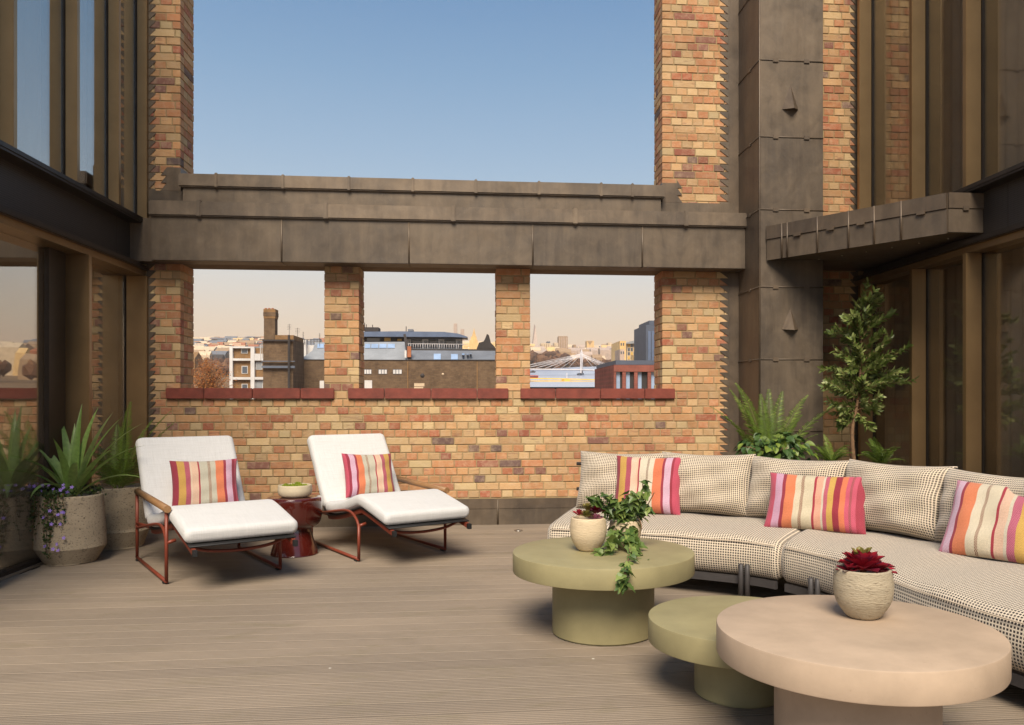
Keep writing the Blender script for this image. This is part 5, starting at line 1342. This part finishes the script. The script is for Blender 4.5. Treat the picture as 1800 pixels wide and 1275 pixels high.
for k, (a, b, q0, q1, mt) in enumerate(((940,1000,718,900,'gold'),(1100,1190,850,905,'gold'),(940,985,800,905,'glassy'))):
    t2 = fthing('stone_building', ('block coloured sunlit gold left of the glass apartments', 'low golden building in front of the glass apartments', 'short pale block at the foot of the sunlit gold block')[k], 'building', c_(a), 160-8*k)
    fbox('wall', mt, c_(a), c_(b), d_(q0), 665, 160-8*k, 10 if k == 0 else 5, t2, down=-2)
    for i in range(2): fbox('window', 'win', c_(a)+1.5+i*4, c_(a)+3.5+i*4, d_(q0+20), d_(q0+45), 160-8*k-.06, .05, t2)
# far skyline
sk = [('shard_tower', 'needle shaped glass tower, tallest on the far skyline', None),]
t = fthing('skyscraper', 'slender needle shaped skyscraper, tallest on the skyline in the right opening', 'skyscraper', 941, 1050)
y_ = 1050; base = [(c_(80),y_),(c_(158),y_)]
x0, x1, xt = fx(c_(82), y_), fx(c_(156), y_), fx(c_(119), y_); zb, zt = fz(625, y_, 940), fz(568, y_, 940)
m = MB(); m.add([(x0,y_,zb),(x1,y_,zb),(x1,y_+24,zb),(x0,y_+24,zb),(xt-.8,y_+10,zt),(xt+.5,y_+11,zt-4)], [(0,1,5,4),(1,2,5),(2,3,4,5),(3,0,4),(3,2,1,0)]); m.build('spire', FM['glassy'], t)
tw = [(951,968,603.5,'cream','wide low tower just right of the needle skyscraper'),(961.5,967,600.5,'steel','thin dark tower right of the needle skyscraper'),(973.8,981.4,602.8,'cream','pale tower left of the tall brown tower'),
      (981.9,998,591.3,'tower','broad brown tower block, second tallest in the right opening'),(1007.9,1011.6,606.2,'tower','thin brown chimney left of the white bridge mast'),(1031.5,1044.2,599.2,'gold','bright tower with a dark notch at its top'),
      (1050,1055,608.6,'steel','small dark tower right of the notched tower'),(1055.2,1064.5,613.4,'gold','low golden block right of the small dark tower'),(1064.8,1067.6,615,'steel','tiny dark block between two golden blocks'),
      (1069,1076,602.5,'cream','pale tower in a cluster near the glass apartments'),(1077,1082.5,607,'glassy','rosy tower inside the cluster near the glass apartments'),(1083,1088.6,606.6,'tower','brown tower at the right end of the cluster'),
      (797.4,803.5,569,'glassy','tall faint tower above the curved blue roof'),(809.5,816,579,'glassy','faint shorter tower near the end of the curved blue roof')]
for k, (p0, p1, q, mt, lb_) in enumerate(tw):
    y_ = 760+k*14; t = fthing('tower_block', lb_, 'tower', p0, y_)
    fbox('wall', mt, p0, p1, q, 640, y_, 12, t, down=0)
    if p0 == 1031.5:
        P_ = [at(a, b, y_-.3) for a, b in ((1032.5,599.8),(1041.5,599.8),(1037,606.5))]; m = MB(); m.add([tuple(p) for p in P_]+[(p.x, p.y+.25, p.z) for p in P_], [(0,2,1),(3,4,5),(0,1,4,3),(1,2,5,4),(2,0,3,5)]); m.build('notch', FM['tower'], t)
    elif p1-p0 > 7:
        for i in range(int((p1-p0)/4)): fbox('window_strip', 'glassy' if mt == 'tower' else 'tower', p0+1+i*4, p0+2.4+i*4, q+2, 625, y_-.3, .25, t)
t = fthing('church_spire_block', 'golden block with a pointed spire beside the dark gabled roof', 'building', 832, 400)
fbox('wall', 'gold', 825, 840, 598, 640, 400, 10, t, down=5); P_ = (fx(830,405), fx(836.5,405)); m = MB(); m.lathe([(1.2,0),(.9,3),(.05,6.5)], ((P_[0]+P_[1])/2, 404, fz(598.5,400)-.2), 4, smooth=False); m.build('spire', FM['gold'], t); fbox('wall', 'gold', 827.5, 838, 592, 597.9, 401, 7, t)
# terrain
def ang(y):
    T = [(9,-2.2),(60,-.27),(110,-.04),(150,.0095),(480,.0335),(540,.0400),(1000,.0545),(1500,.0560)]
    for (a, p), (b, q) in zip(T[:-1], T[1:]):
        if y <= b: return p+(q-p)*(y-a)/(b-a)
    return T[-1][1]
def terr(x, y):
    z = EYE+ang(y)*y if y > 12 else -24
    z = max(z, -24+max(0, y-12)*.0)
    if y > 500 and x < -150: z += .0075*y*min(1, (y-500)/400)*(.75+.25*math.sin(x*.02))
    return z
ysamp = [8.9,14,25,40,60,80,110,130,150,200,260,330,400,480,510,540,600,700,800,900,1000,1200]
xs_ = [-.9+1.8*k/60 for k in range(61)]
m = MB(); vs = []
for y_ in ysamp:
    for k in xs_: x = k*(y_+60); vs.append((x, y_, terr(x, y_)-.0))
n = len(xs_); m.add(vs, [(i*n+k, i*n+k+1, (i+1)*n+k+1, (i+1)*n+k) for i in range(len(ysamp)-1) for k in range(n-1)], smooth=True)
g_ = m.build('hillside', far_mat('city_hillside', (.20,.125,.065), .95, .45, .03)); tag(g_, 'brown and golden city ground rising to the far skyline', kind='structure')
P_ = [at(px, py, y_) for px, py, y_ in ((880,684,152),(1094,684,152),(1094,668,270),(1094,644.5,492),(1010,646.5,490),(940,651.5,485),(880,655,470),(880,668,270))]
m = MB(); m.add([tuple(p+Vector((0,0,.35))) for p in P_], [(0,1,2,7),(7,2,3,4,5,6)])
def river_mat():
    t = NT('river_water'); v = t.coords('World', (.02,.12,1)); t.p(base=t.ramp(t.noise(v, 2, 5), [(.35, (.40,.44,.55)), (.65, (.52,.55,.63))]), rough=.25, spec=.8)
    t.bump(t.noise(v, 14, 4), .15, .2); return t.m
tag(m.build('river', river_mat()), 'pale river crossed by two bridges, seen through the right opening', kind='structure')
# golden bridge
t = fthing('golden_bridge', 'low golden arched bridge nearest on the river', 'bridge', 1000, 215); Y_ = 215
def sidepoly(name, mat, P2, y, dep, parent):
    F_ = [at(a, b, y) for a, b in P2]; n = len(F_); m = MB()
    m.add([tuple(p) for p in F_]+[(p.x, p.y+dep, p.z) for p in F_], [list(range(n))[::-1], [n+i for i in range(n)]]+[(i, (i+1)%n, n+(i+1)%n, n+i) for i in range(n)]); return m.build(name, FM[mat], parent)
top = [(900,665.0),(960,665.6),(1000,666.2),(1040,667.4),(1085,669.5)]
sidepoly('parapet', 'yellow', [(a, b-.8) for a, b in top]+[(a, b+1.2) for a, b in top[::-1]], Y_-.2, .2, t)
sidepoly('arch', 'yellow', [(900,669.5),(960,668.9),(991,669)]+[(991,680),(986,677),(975,673.6),(955,671.2),(930,670.3),(900,670.3)], Y_, 5, t)
sidepoly('arch', 'yellow', [(1002,669),(1040,670),(1085,672),(1085,673),(1060,672.6),(1030,674),(1012,677),(1002,680)], Y_, 5, t)
fbox('bridge_pier', 'yellow', 991.1, 1001.9, 666, 690, Y_-.3, 5.6, t); fbox('lamp_post', 'bwhite', 996, 997, 656, 665, Y_-.3, .2, t)
t = fthing('red_bus', 'red bus crossing the left end of the golden bridge', 'bus', 940, 216); o = fbox('bus_body', 'busred', 925, 946.5, 660, 664.7, 216, 2.4, t, bev=.15); fbox('window_band', 'win', 926.5, 945.5, 661, 662.4, 215.93, .05, t)
# white cable bridge
t = fthing('white_cable_bridge', 'white cable bridge with a tall central mast, farther up the river', 'bridge', 1022, 330); Y_ = 330
sidepoly('deck', 'bwhite', [(880,647.6),(1022,649.2),(1092,651.6),(1092,652.9),(1022,650.8),(880,649.2)], Y_, 6, t)
for px in (1020.4, 1022.9): fbox('mast', 'bwhite', px, px+1.7, 621, 663, Y_-1 if px < 1022 else Y_+5, 1, t)
fbox('mast_beam', 'bwhite', 1020.4, 1024.6, 628, 629.2, Y_-.5, 6, t); fbox('bridge_pier', 'steel', 1018.5, 1026.5, 656, 663, Y_-1, 8, t); sidepoly('mast_cap', 'bwhite', [(1020.2,621),(1022.5,614),(1024.8,621)], Y_+1, 1.5, t)
for px in (905,925,942,958,972,985,998,1046,1058,1070,1082,1090):
    for tq in (622, 626):
        if tq == 626 and 960 < px < 1070: continue
        m = MB(); a, b = at(1022.4, tq, Y_), at(px, 648.5+(px-1000)*.02, Y_); m.tube([tuple(a), tuple(b)], .085, 4); m.build('cable', FM['bwhite'], t)
for k, (px, py, y_, w) in enumerate(((937,654,360,10),(1054,648.5,455,9),(1046,649.3,450,6))):
    t = fthing('moored_boat', ('dark boat near the left pier of the right opening', 'dark long boat on the far right of the river', 'small dark boat on the far side of the river')[k], 'boat', px, y_)
    sidepoly('hull', 'dark', [(px-w/2,py-.8),(px+w/2,py-1.2),(px+w/2-1,py+1),(px-w/2+1,py+1)], y_, 3, t); fbox('cabin', 'steel', px-w/5, px+w/5, py-2.4, py-1, y_+.5, 2, t)
# distant town and trees: far too many to count
def townmb(n, pxr, yr, mats, hgt, seed, dz=0):
    rr = random.Random(seed); out = {k: MB() for k in mats}
    for _ in range(n):
        y_ = rr.uniform(*yr); px = rr.uniform(*pxr); x = fx(px, y_); z = terr(x, y_); w, h, d2 = rr.uniform(5,13), rr.uniform(*hgt), rr.uniform(5,12)
        m = out[rr.choice(mats)]; m.box(x-w/2, x+w/2, y_, y_+d2, z-4, z+h)
        m.add([(x-w/2,y_,z+h),(x+w/2,y_,z+h),(x+w/2,y_+d2,z+h),(x-w/2,y_+d2,z+h),(x-w/2,y_+d2/2,z+h+2.4),(x+w/2,y_+d2/2,z+h+2.4)], [(0,1,5,4),(2,3,4,5),(0,4,3),(1,2,5)])
    return out
for key, mb_ in list(townmb(420, (330,470), (480,1100), ['orange','cream','tower','slate','dark'], (3,9), 3).items())+list(townmb(220, (890,1120), (560,980), ['cream','gold','tower','glassy'], (3,10), 4).items())+list(townmb(60, (790,880), (500,900), ['cream','gold'], (4,14), 5).items())+list(townmb(60,(335,470),(820,1150),['gold','cream','tower','slate'],(4,10),6).items())+list(townmb(700,(-900,330),(260,1120),['orange','cream','tower','slate','dark','tan'],(4,10),16).items())+list(townmb(420,(1100,2300),(260,1120),['orange','cream','tower','slate','gold'],(4,12),17).items())+list(townmb(120,(470,890),(480,1100),['orange','cream','tower','slate'],(3,8),18).items()):
    if mb_.v: tag(mb_.build('distant_houses', FM[key]), 'far off houses scattered over the rising ground beyond the rooftops', 'houses', 'distant houses', 'stuff')
def blobtrees(n, place, r, mat, seed, name, label):
    rr = random.Random(seed); m = MB()
    for _ in range(n):
        x, y_, z, s = place(rr)
        for q in range(5):
            bm_ = bmesh.new(); bmesh.ops.create_icosphere(bm_, subdivisions=1, radius=s*rr.uniform(.35,.6))
            ox, oy, oz = rr.uniform(-s,s)*.6, rr.uniform(-s,s)*.6, rr.uniform(-.2,.9)*s
            for v in bm_.verts: v.co = v.co*rr.uniform(.6,1.3)+Vector((x+ox, y_+oy, z+oz))
            m.bm(bm_, (rr.random(), .5, .5))
    tag(m.build(name, mat), label, 'trees', None, 'stuff')
autumn = leaf_mat('autumn_leaf', (.30,.085,.018), (.45,.16,.035), (.55,.26,.07), .8)
dusk = leaf_mat('bare_winter_trees', (.10,.045,.025), (.19,.085,.04), (.26,.13,.06), .9)
def pl1(rr):
    px = rr.uniform(890,1100); y_ = rr.uniform(500,540) if px < 1010 or rr.random() < .5 else rr.uniform(540,700); x = fx(px, y_)
    return x, y_, terr(x, y_)+1.5, rr.uniform(2.0,4.6)*(1.45 if px < 990 else .62)
blobtrees(260, pl1, 0, dusk, 5, 'riverside_trees', 'russet band of bare trees along the far river bank')
def pl2(rr):
    px = rr.uniform(330,470); y_ = rr.uniform(360,620); x = fx(px, y_); return x, y_, terr(x, y_)+2, rr.uniform(1.5,4)
blobtrees(260, pl2, 0, dusk, 6, 'hillside_trees', 'dark russet trees among the distant houses in the left opening')
def pl4(rr):
    px = rr.uniform(-900,330) if rr.random() < .6 else rr.uniform(1110,2300); y_ = rr.uniform(200,900); x = fx(px, y_); return x, y_, terr(x, y_)+2, rr.uniform(2,5)
blobtrees(420, pl4, 0, dusk, 9, 'hillside_trees', 'russet trees among the distant houses beyond the edges of the openings')
def pl3(rr):
    px = rr.uniform(1060,1092); y_ = rr.uniform(205,330); x = fx(px+rr.uniform(0,1)*4, y_); return x, y_, terr(x, y_)+.5, rr.uniform(.8,1.6)*(.6 if px < 1072 else 1.2)
blobtrees(40, pl3, 0, dusk, 8, 'bank_bushes', 'dark bushes on the near right bank beside the red brown building')
# orange autumn tree
tx = at(366, 668, 72); t = thing('autumn_tree', 'bushy orange autumn tree beside the white framed flats', 'tree', (tx.x, 72, -6))
m = MB(); m.tube([(tx.x,72,-6),(tx.x+.1,72,0),(tx.x,72,tx.z-1)], [.3,.24,.16], 8)
rr = random.Random(4); lf = MB()
for k in range(150):
    a = rr.uniform(0, 2*PI); e = rr.uniform(-.1, 1.5); q = rr.uniform(.75,1.0); c0 = Vector((tx.x, 72, tx.z-1.6)); u = Vector((math.cos(a)*math.cos(e)*2.35, math.sin(a)*math.cos(e)*2.0, math.sin(e)*3.5))*q
    mid = c0+u*.5+Vector((rr.uniform(-.3,.3),rr.uniform(-.3,.3),.2)); m.tube([tuple(c0), tuple(mid), tuple(c0+u)], [.05,.03,.008], 4)
    for j in range(60):
        f = rr.uniform(.3,1.05); p = (c0+u*f)+Vector((rr.gauss(0,.24),rr.gauss(0,.24),rr.gauss(0,.22))); s = rr.uniform(.03,.07); d1 = Vector((rr.uniform(-1,1),rr.uniform(-1,1),rr.uniform(-1,1))).normalized(); d2 = d1.orthogonal().normalized()
        lf.add([p-d1*s, p+d2*s*.5, p+d1*s, p-d2*s*.5], [(0,1,2,3)], col=(rr.random(),.5,.5))
m.build('trunk', M['bark'], t); tag(lf.build('crown', autumn, t), kind='stuff')

# ------------------------------------------------------------------ air over the city
def haze_mat():
    m = bpy.data.materials.new('evening_haze'); m.use_nodes = True; t = m.node_tree; t.nodes.clear()
    o = t.nodes.new('ShaderNodeOutputMaterial'); v = t.nodes.new('ShaderNodeVolumePrincipled'); v.inputs['Density'].default_value = .00030
    v.inputs['Color'].default_value = (.95,.86,.78,1); v.inputs['Anisotropy'].default_value = 0.0; t.links.new(v.outputs[0], o.inputs['Volume']); return m
m = MB(); m.box(-1300, 1300, -32, 1300, -70, 112); o = m.build('haze', haze_mat()); tag(o, 'thin warm evening haze lying over the distant city', 'haze', None, 'stuff')
